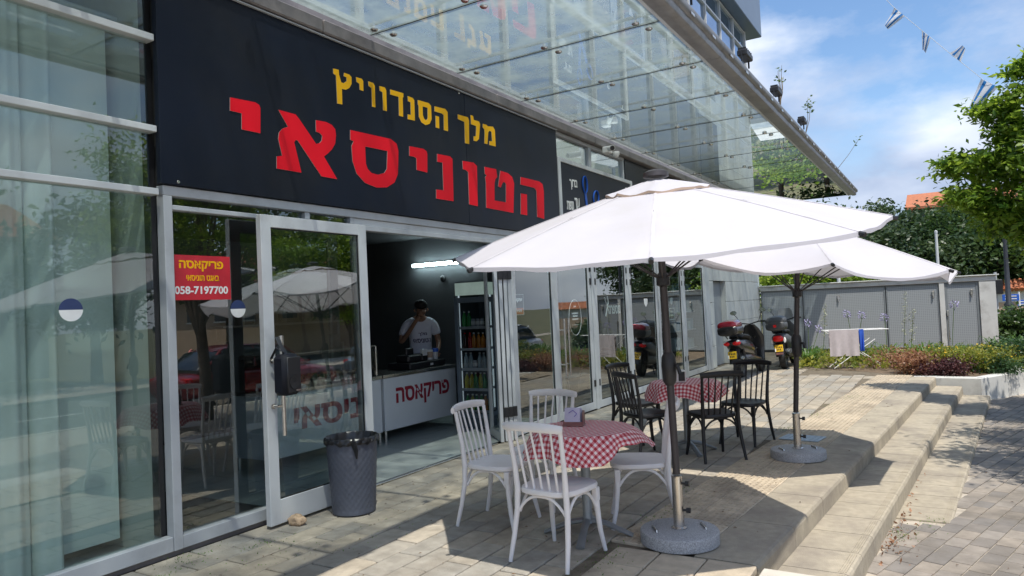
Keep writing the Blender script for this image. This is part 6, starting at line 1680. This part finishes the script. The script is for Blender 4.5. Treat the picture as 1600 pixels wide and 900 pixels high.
# drying rack with towels
dr = thing('drying_rack', 'white folding clothes rack standing at the edge of the planting bed', 'drying rack', (-1.75, 16.9, 0), R_(20))
m_ = MB()
for y in (-.22, .22): m_.tube([(-.62, y, .80), (.62, y, .80)], .007, 6)
for x in (-.62, .62): m_.tube([(x, -.22, .80), (x, .22, .80)], .007, 6)
m_.part('frame', M_wprint, dr, world=False)
m_ = MB()
for k in range(5): m_.tube([(-.62, -.15 + k * .075, .802), (.62, -.15 + k * .075, .802)], .003, 5)
m_.part('wire', M_wprint, dr, world=False)
for y in (-.2, .2):
    m_ = MB(); m_.tube([(-.58, y, .79), (.55, y + .03, .0)], .009, 6); m_.part('leg', M_wprint, dr, world=False)
    m_ = MB(); m_.tube([(.35, y, .6), (-.50, y - .03, .0)], .009, 6); m_.part('leg', M_wprint, dr, world=False)
def towel(x0, x1, y, z0, z1, m, nm, lab, seed):
    P, Q = [], []
    for i in range(14):
        f = i / 13; row = []
        for k in range(22):
            u = k / 21; row.append((x0 + (x1 - x0) * u, y - .012 + .022 * math.sin(9 * u + 2.2 * f + seed) * f + .012 * math.sin(21 * u + seed) * f, z1 - (z1 - z0) * f))
        P.append(row)
    rot = Matrix.Rotation(R_(20), 4, 'Z'); off = Vector((-1.75, 16.9, 0))
    t = thing(nm, lab, 'towel', (-1.75, 16.9, 0))
    m_ = MB(); m_.grid([[tuple(rot @ Vector(p) + off) for p in r] for r in P]); m_.part('front_fold', m, t, True)
    m_ = MB(); m_.grid([[tuple(rot @ Vector((p[0], p[1] + .05, p[2] + (z1 - p[2]) * .35)) + off) for p in r] for r in P]); m_.part('back_fold', m, t, True)
towel(-.56, .02, -.235, .26, .815, mat('pinkish_white_towel', (0.58, 0.52, 0.53), 0.95, 0, 0.06, 20), 'towel', 'pinkish white towel hanging from the clothes rack', 0)
towel(.03, .12, -.235, .36, .815, mat('bright_blue_towel', (0.04, 0.13, 0.62), 0.95), 'towel', 'narrow bright blue cloth beside the pinkish towel', 2)

# ---------------------------------------------------------------- street lamp, poles, signs
M_cast = mat('dark_cast_iron', (0.05, 0.055, 0.065), 0.5, 0.3, 0.1, 6)
lm = thing('street_lamp', 'old-style dark iron street lamp post rising into the tree', 'street lamp', (1.55, 26.0, -0.05))
m_ = MB(); m_.lathe([(.17, 0), (.17, .15), (.12, .22), (.105, .75), (.15, .80), (.15, .86), (.10, .92), (.13, 1.02), (.13, 1.08), (.075, 1.16), (.055, 2.6), (.045, 4.6)], n=16); m_.part('post', M_cast, lm, True, world=False)
m_ = MB(); m_.tube([(0, 0, 4.6), (.2, 0, 4.9), (.5, 0, 4.95)], .03, 8); m_.part('arm', M_cast, lm, True, world=False)
m_ = MB(); m_.lathe([(.05, .12), (.16, .0), (.15, -.04), (.10, -.16), (0, -.2)], (.5, 0, 4.8), 16, cap1=False); m_.part('lantern', M_cast, lm, True, world=False)
sb = thing('signal_box', 'black box on a grey post beside the street lamp', 'signal box', (1.22, 25.2, 0))
m_ = MB(); m_.tube([(1.22, 25.3, -.1), (1.22, 25.3, 2.0)], .04, 8); m_.part('post', M_alu, sb)
m_ = MB(); m_.box(1.02, 1.38, 25.05, 25.25, 1.35, 1.78, .02); m_.part('box', M_black, sb)
for i, (x, z, y) in enumerate(((1.87, 1.16, 30), (2.32, .95, 30.4))):
    s = thing('direction_sign', ['blue direction sign with white lettering, the higher of two', 'blue direction sign with white lettering, the lower of two'][i], 'sign', (x, y, 0))
    m_ = MB(); m_.tube([(x + .22, y + .03, -.1), (x + .22, y + .03, z + .2)], .03, 8); m_.part('post', M_wprint, s)
    m_ = MB(); m_.box(x - .26, x + .22, y - .02, y, z - .10, z + .12, .005); m_.part('board', M_bluep, s)
    m_ = MB()
    for k in (0, 1): m_.box(x - .18, x + .15, y - .026, y - .021, z - .05 + k * .09, z - .015 + k * .09)
    m_.part('lettering', M_wprint, s)
for i, (u, y, z, lab) in enumerate(((0.0, 33.0, 4.0, 'slim white pole standing against the dark trees'), (0.0, 24.6, 2.9, 'thin grey pole behind the enclosure, left of the sagging parasol'))):
    x = (-0.008 * 33, -0.118 * 24.6)[i]
    s = thing('pole', lab, 'pole', (x, y, -.2)); m_ = MB(); m_.lathe([(.09, 0), (.06, .1), (.05, z)], n=10); m_.part('shaft', M_aluw, s, True, world=False)
    m_ = MB(); m_.lathe([(.06, z), (.06, z + .08), (0, z + .12)], n=10, cap1=False); m_.part('cap', M_aluw, s, True, world=False)
# low boundary wall with a tiled cap, right edge
bw = thing('tiled_boundary_wall', 'beige and white boundary wall with an orange tiled cap at the right edge', 'wall', (5.5, 38, 0))
m_ = MB(); m_.box(1.75, 11, 38, 38.3, -.3, .86); m_.part('lower_wall', M_beige, bw)
m_ = MB(); m_.box(1.75, 11, 38.01, 38.29, .862, 1.38); m_.part('upper_wall', M_whitew, bw)
tl_ = MB(); tl_.tube([(0, 0, 0), (0, .7, .42)], [.095, .08], 8); tme = tl_.mesh('roof_tile', M_roof)
for k in range(36): inst('roof_tile', tme, bw, (1.82 + k * .185 - 5.5, 37.8 - 38, 1.40), (0, 0, 0))
m_ = MB(); m_.prism([(37.85, 1.385), (38.5, 1.385), (38.5, 1.80)], 9.2, lambda u, v, w: (1.76 + w, u, v)); m_.part('roof_bed', M_roof, bw)
# house among the trees
def house(name, lab, x0, x1, y0, y1, z0, ze, zr_, wallm=M_beige, ridge='x'):
    h = thing(name, lab, 'house', ((x0 + x1) / 2, (y0 + y1) / 2, z0))
    m_ = MB(); m_.box(x0, x1, y0, y1, z0, ze); m_.part('wall', wallm, h)
    ym_ = (y0 + y1) / 2; e = .5; m_ = MB()
    xm = (x0 + x1) / 2
    if ridge == 'x':
        m_.add([(x0 - e, y0 - e, ze - .1), (x1 + e, y0 - e, ze - .1), (x1 + e, ym_, zr_), (x0 - e, ym_, zr_), (x0 - e, y1 + e, ze - .1), (x1 + e, y1 + e, ze - .1), (x0 - e, y0 - e, ze - .25), (x1 + e, y0 - e, ze - .25), (x1 + e, y1 + e, ze - .25), (x0 - e, y1 + e, ze - .25)],
               [(0, 1, 2, 3), (3, 2, 5, 4), (0, 3, 4, 9, 6), (1, 7, 8, 5, 2), (0, 6, 7, 1), (4, 5, 8, 9), (6, 9, 8, 7)])
    else:
        m_.add([(x0 - e, y0 - e, ze - .1), (x0 - e, y1 + e, ze - .1), (xm, y1 + e, zr_), (xm, y0 - e, zr_), (x1 + e, y0 - e, ze - .1), (x1 + e, y1 + e, ze - .1), (x0 - e, y0 - e, ze - .25), (x0 - e, y1 + e, ze - .25), (x1 + e, y1 + e, ze - .25), (x1 + e, y0 - e, ze - .25)],
               [(0, 1, 2, 3), (3, 2, 5, 4), (0, 3, 4, 9, 6), (1, 7, 8, 5, 2), (0, 6, 7, 1), (4, 5, 8, 9), (6, 9, 8, 7)])
    m_.part('roof', M_roof, h)
    n_ = int((y1 - y0) / 2.2)
    for k in range(max(1, int((x1 - x0) / 2.5))):
        m_ = MB(); xx = x0 + .9 + k * 2.5; m_.box(xx, xx + 1.0, y0 - .05, y0 + .02, ze - 1.6, ze - .6, .01); w_ = m_.part('window', M_dark, h)
        m_ = MB(); m_.box(xx - .06, xx + 1.06, y0 - .08, y0 - .051, ze - 1.68, ze - 1.6); m_.part('sill', M_wprint, w_)
    for k in range(max(1, n_)):
        m_ = MB(); yy = y0 + .8 + k * 2.2; m_.box(x0 - .05, x0 + .02, yy, yy + 1.0, ze - 1.6, ze - .6, .01); m_.part('window', M_dark, h)
    return h
house('house', 'house with an orange tiled roof and dark gable showing above the trees', -1.5, 5.6, 52, 60, -.5, 6.9, 8.1, mat('dark_timber_gable', (0.10, 0.085, 0.08), 0.8), 'x')

# ---------------------------------------------------------------- trees
# roadside tree whose left side hangs into the picture
ex = [(-.12, 12.7, 3.42), (.02, 12.6, 3.48), (.16, 12.4, 3.40), (.3, 12.5, 3.25), (.45, 12.3, 3.42), (-.05, 12.5, 2.95), (.1, 12.4, 2.90), (.28, 12.3, 2.85), (.45, 12.4, 2.8), (.36, 12.5, 4.28), (.5, 12.4, 4.25), (.62, 12.5, 4.12), (.75, 12.3, 4.4), (.55, 12.4, 3.75), (.7, 12.3, 3.85), (.8, 12.4, 4.75), (.95, 12.4, 4.85), (.6, 12.4, 3.1), (.62, 12.2, 2.6), (.45, 12.5, 2.45), (.75, 12.2, 2.3), (.9, 12.3, 2.1), (1.05, 12.2, 2.0), (.75, 12.0, 3.3), (.95, 12.0, 3.6), (1.0, 12.0, 4.3), (.9, 11.9, 2.8), (.35, 12.4, 2.62), (.6, 12.3, 3.5), (1.1, 12.2, 4.95)]
ex = [(x_ + .26, y_, z_ - (.12 if z_ > 4 else .0)) for x_, y_, z_ in ex]
tree('roadside_tree', 'leafy bright green tree reaching in from the right above the steps', (3.30, 12.8, -.45), 6.2, (1.9, 1.9, 1.55), L_near, M_wood, 21, 88, 330, .085, .165, 2.0, None, .13, cz=3.55, long=1.35, extra=ex, shell=.45)
tree('roadside_tree', 'roadside tree out of frame on the right that shades the lower paving', (3.25, 8.9, -.4), 6.3, (1.9, 2.1, 1.5), L_near, M_wood, 22, 80, 260, .085, .26, 2.2, None, .13, cz=4.4, long=1.3)
far = [(-5.4, 43, 6.2, 2.6), (-3.2, 45, 6.4, 2.5), (-1.2, 43.5, 6.1, 2.4), (.8, 42, 6.0, 2.4), (2.9, 43, 6.6, 2.6), (5.2, 44, 6.4, 2.8), (8.2, 45, 6.8, 3.0), (-8.0, 44, 6.8, 3.0), (-2.3, 40.5, 5.0, 2.1), (1.8, 39.6, 4.4, 2.0), (-.2, 39.0, 4.0, 1.8), (4.0, 40.5, 4.6, 2.0)]
wh = ['behind the parasol tip', 'second from the left', 'just left of the tiled roof', 'below the tiled roof', 'right of the slim white pole', 'at the right picture edge', 'beyond the right picture edge', 'mostly hidden behind the building', 'lower one in front on the left', 'lower one in front at the right', 'lowest one in the middle', 'lower one behind the lamp post']
for i, (x, y, h, r0) in enumerate(far):
    tree('background_tree', 'dark green garden tree beyond the enclosure, ' + wh[i], (x, y, -.2), h + .2, (r0, r0 * .9, h * .42), L_far if i % 3 else L_mid, M_wood, 40 + i, 75, 120, .24, .42, h * .4, 'dark trees beyond the enclosure', .16, shell=.5)
for i, (x, y, h, lab) in enumerate(((-4.7, 26.5, 3.1, 'lime green bush behind the enclosure, left of the parasol pole'), (-3.3, 27, 3.0, 'lime green bush behind the enclosure, beside the far parasol pole'), (-2.0, 27.5, 2.7, 'lime green bush behind the enclosure, rightmost and lowest'))):
    tree('lime_bush', lab, (x, y, -.2), h, (1.1, .9, 1.2), L_lime, M_wood, 60 + i, 40, 110, .16, .26, 1.0, 'lime green bushes behind the enclosure', .08)
# across the road (seen in the glass)
for i, (x, y, h) in enumerate(((17.5, 2, 7), (18, 8, 8), (17.5, 14.5, 6.5), (18.5, 21, 8.5), (18, 28, 7), (17, 36, 7.5), (20, -5, 8))):
    tree('street_tree', 'green street tree across the road, number reflected in the shop glass'.replace('number ', ['first ', 'second ', 'third ', 'fourth ', 'fifth ', 'sixth ', 'nearest '][i]), (x, y, -.4), h, (2.9, 3.0, h * .36), L_mid, M_wood, 80 + i, 60, 90, .3, .5, h * .4, 'street trees across the road', .2)
house('house', 'orange-roofed house across the road, reflected in the glass panels', 22, 31, 26, 40, -.5, 3.2, 5.6, M_beige, 'y')
house('house', 'pale two-storey house across the road, reflected in the tall window', 24, 33, 4, 16, -.5, 5.6, 7.6, M_whitew, 'y')
def car(x, y, z, deg, paint, lab):
    t = thing('parked_car', lab, 'car', (x, y, z), R_(deg))
    m_ = MB(); m_.loft([(-2.15, 0, .62, .70, .16, 4), (-2.05, 0, .60, .82, .28, 4), (-1.3, 0, .60, .88, .34, 4), (0, 0, .58, .89, .34, 4), (1.3, 0, .58, .88, .32, 4), (1.95, 0, .54, .80, .26, 4), (2.15, 0, .50, .66, .16, 4)], 24); m_.part('body', paint, t, True, world=False)
    m_ = MB(); m_.loft([(-1.75, 0, .92, .62, .06, 4), (-1.35, 0, 1.12, .66, .26, 4), (-.6, 0, 1.20, .68, .30, 4), (.3, 0, 1.18, .67, .29, 4), (.85, 0, 1.02, .66, .18, 4), (1.2, 0, .90, .60, .05, 4)], 24); m_.part('cabin_glass', mat('dark_car_glass', (0.02, 0.025, 0.03), 0.06, spec=0.9), t, True, world=False)
    m_ = MB(); m_.loft([(-1.25, 0, 1.385, .48, .012, 3), (-.6, 0, 1.49, .60, .025, 3), (.3, 0, 1.46, .58, .025, 3), (.6, 0, 1.36, .45, .012, 3)], 20)
    for s_ in (-1, 1):
        m_.tube([(s_ * .66, -1.55, 1.0), (s_ * .60, -1.1, 1.42)], .035, 6); m_.tube([(s_ * .64, 1.15, .92), (s_ * .58, .45, 1.42)], .03, 6); m_.tube([(s_ * .69, -.2, .95), (s_ * .60, -.2, 1.46)], .03, 6)
    m_.part('roof', paint, t, True, world=False)
    for s_ in (-1, 1):
        for yy in (-1.35, 1.35):
            m_ = MB(); m_.lathe([(.18, -.11), (.32, -.10), (.33, 0), (.32, .10), (.18, .11)], (0, 0, 0), 24, M=Matrix.Translation((s_ * .80, yy, .33)) @ Matrix.Rotation(R_(90), 4, 'Y')); w_ = m_.part('wheel', M_tyre, t, True, world=False)
            m_ = MB(); m_.lathe([(.02, .0), (.19, .0), (.2, .01)], (0, 0, 0), 20, M=Matrix.Translation((s_ * .91, yy, .33)) @ Matrix.Rotation(R_(90 * s_), 4, 'Y')); m_.part('rim', M_steel, w_, True, world=False)
        m_ = MB(); m_.loft([(1.90, s_ * .60, .66, .17, .07, 3), (2.06, s_ * .56, .64, .12, .05, 3)], 12); m_.part('headlight', M_wprint, t, True, world=False)
        m_ = MB(); m_.loft([(-2.12, s_ * .62, .74, .12, .08, 3), (-2.0, s_ * .66, .74, .15, .09, 3)], 12); m_.part('tail_light', M_tail, t, True, world=False)
        m_ = MB(); m_.loft([(.62, s_ * .93, .98, .08, .05), (.75, s_ * .93, .98, .10, .07)], 10); m_.part('mirror', paint, t, True, world=False)
    m_ = MB(); m_.box(-.45, .45, 2.10, 2.165, .42, .52, .02); m_.part('grille', M_black, t, world=False)
    m_ = MB(); m_.box(-.24, .24, 2.166, 2.18, .40, .50, .004); m_.part('number_plate', M_plate, t, world=False)
P_red = mat('red_car_paint', (0.30, 0.012, 0.015), 0.3, 0.2, 0.05, 3, coat=1.0); P_wh = mat('white_car_paint', (0.70, 0.72, 0.74), 0.3, 0, 0.03, 3, coat=1.0); P_gr = mat('grey_car_paint', (0.12, 0.16, 0.20), 0.3, 0.4, 0.05, 3, coat=1.0)
car(6.25, 12.2, -.50, 2, P_red, 'red hatchback parked by the kerb, seen as a reflection')
car(6.2, 24.5, -.60, 180, P_wh, 'white car parked facing the camera, seen as a reflection')
car(6.3, 18.3, -.56, 2, P_gr, 'blue-grey car parked between the red and the white one, seen as a reflection')
# pennant string
M_flag = mat('white_flag_cloth', (0.75, 0.78, 0.84), 0.8, trans=0.3); M_flagb = mat('blue_flag_stripe', (0.015, 0.20, 0.55), 0.8, trans=0.2)
fs = thing('flag_string', 'string of small blue and white pennants strung across the sky', 'flag string', (0, 14, 6))
pts = [(-.95, 14, 7.15), (-.54, 14, 6.515), (-.18, 14, 6.056), (.214, 14, 5.558), (.41, 14, 5.32), (.676, 14, 4.99), (.95, 14, 4.75), (1.6, 14.2, 4.5)]
m_ = MB(); m_.tube(pts, .004, 5); m_.part('cord', M_wprint, fs)
def pennant(a, b_, tip, nm='pennant', blue=True):
    c_ = Vector(a).lerp(Vector(b_), .5); b_ = c_ + (Vector(b_) - c_) * 1.25; a = c_ + (Vector(a) - c_) * 1.25; tip = c_ + (Vector(tip) - c_) * 1.6
    a, b_, tip = Vector(a), Vector(b_), Vector(tip); m_ = MB(); P = []
    for i in range(5):
        f = i / 4; P.append([tuple(a.lerp(b_, k / 6) * (1 - f) + (tip + (b_ - a) * .35 * (k / 6 - .5)) * f + Vector((0, .03 * math.sin(5 * k / 6 + 3 * f), 0))) for k in range(7)])
    m_.grid(P); o = m_.part(nm, M_flag, fs, True)
    m_ = MB(); m_.grid([[tuple(Vector(p) + Vector((0, -.006, 0))) for p in r[1:3]] for r in P]); m_.grid([[tuple(Vector(p) + Vector((0, -.006, 0))) for p in r[4:6]] for r in P]); m_.part('stripe', M_flagb, o, True)
pennant((-.50, 14, 6.47), (-.38, 14, 6.31), (-.58, 14, 6.26)); pennant((-.12, 14, 5.98), (-.02, 14, 5.85), (-.10, 14, 5.74)); pennant((.26, 14, 5.50), (.38, 14, 5.35), (.40, 14, 5.52)); pennant((.68, 14, 4.98), (.86, 14, 4.83), (.60, 14, 4.66)); pennant((.98, 14, 4.74), (1.12, 14, 4.68), (.98, 14, 4.5))
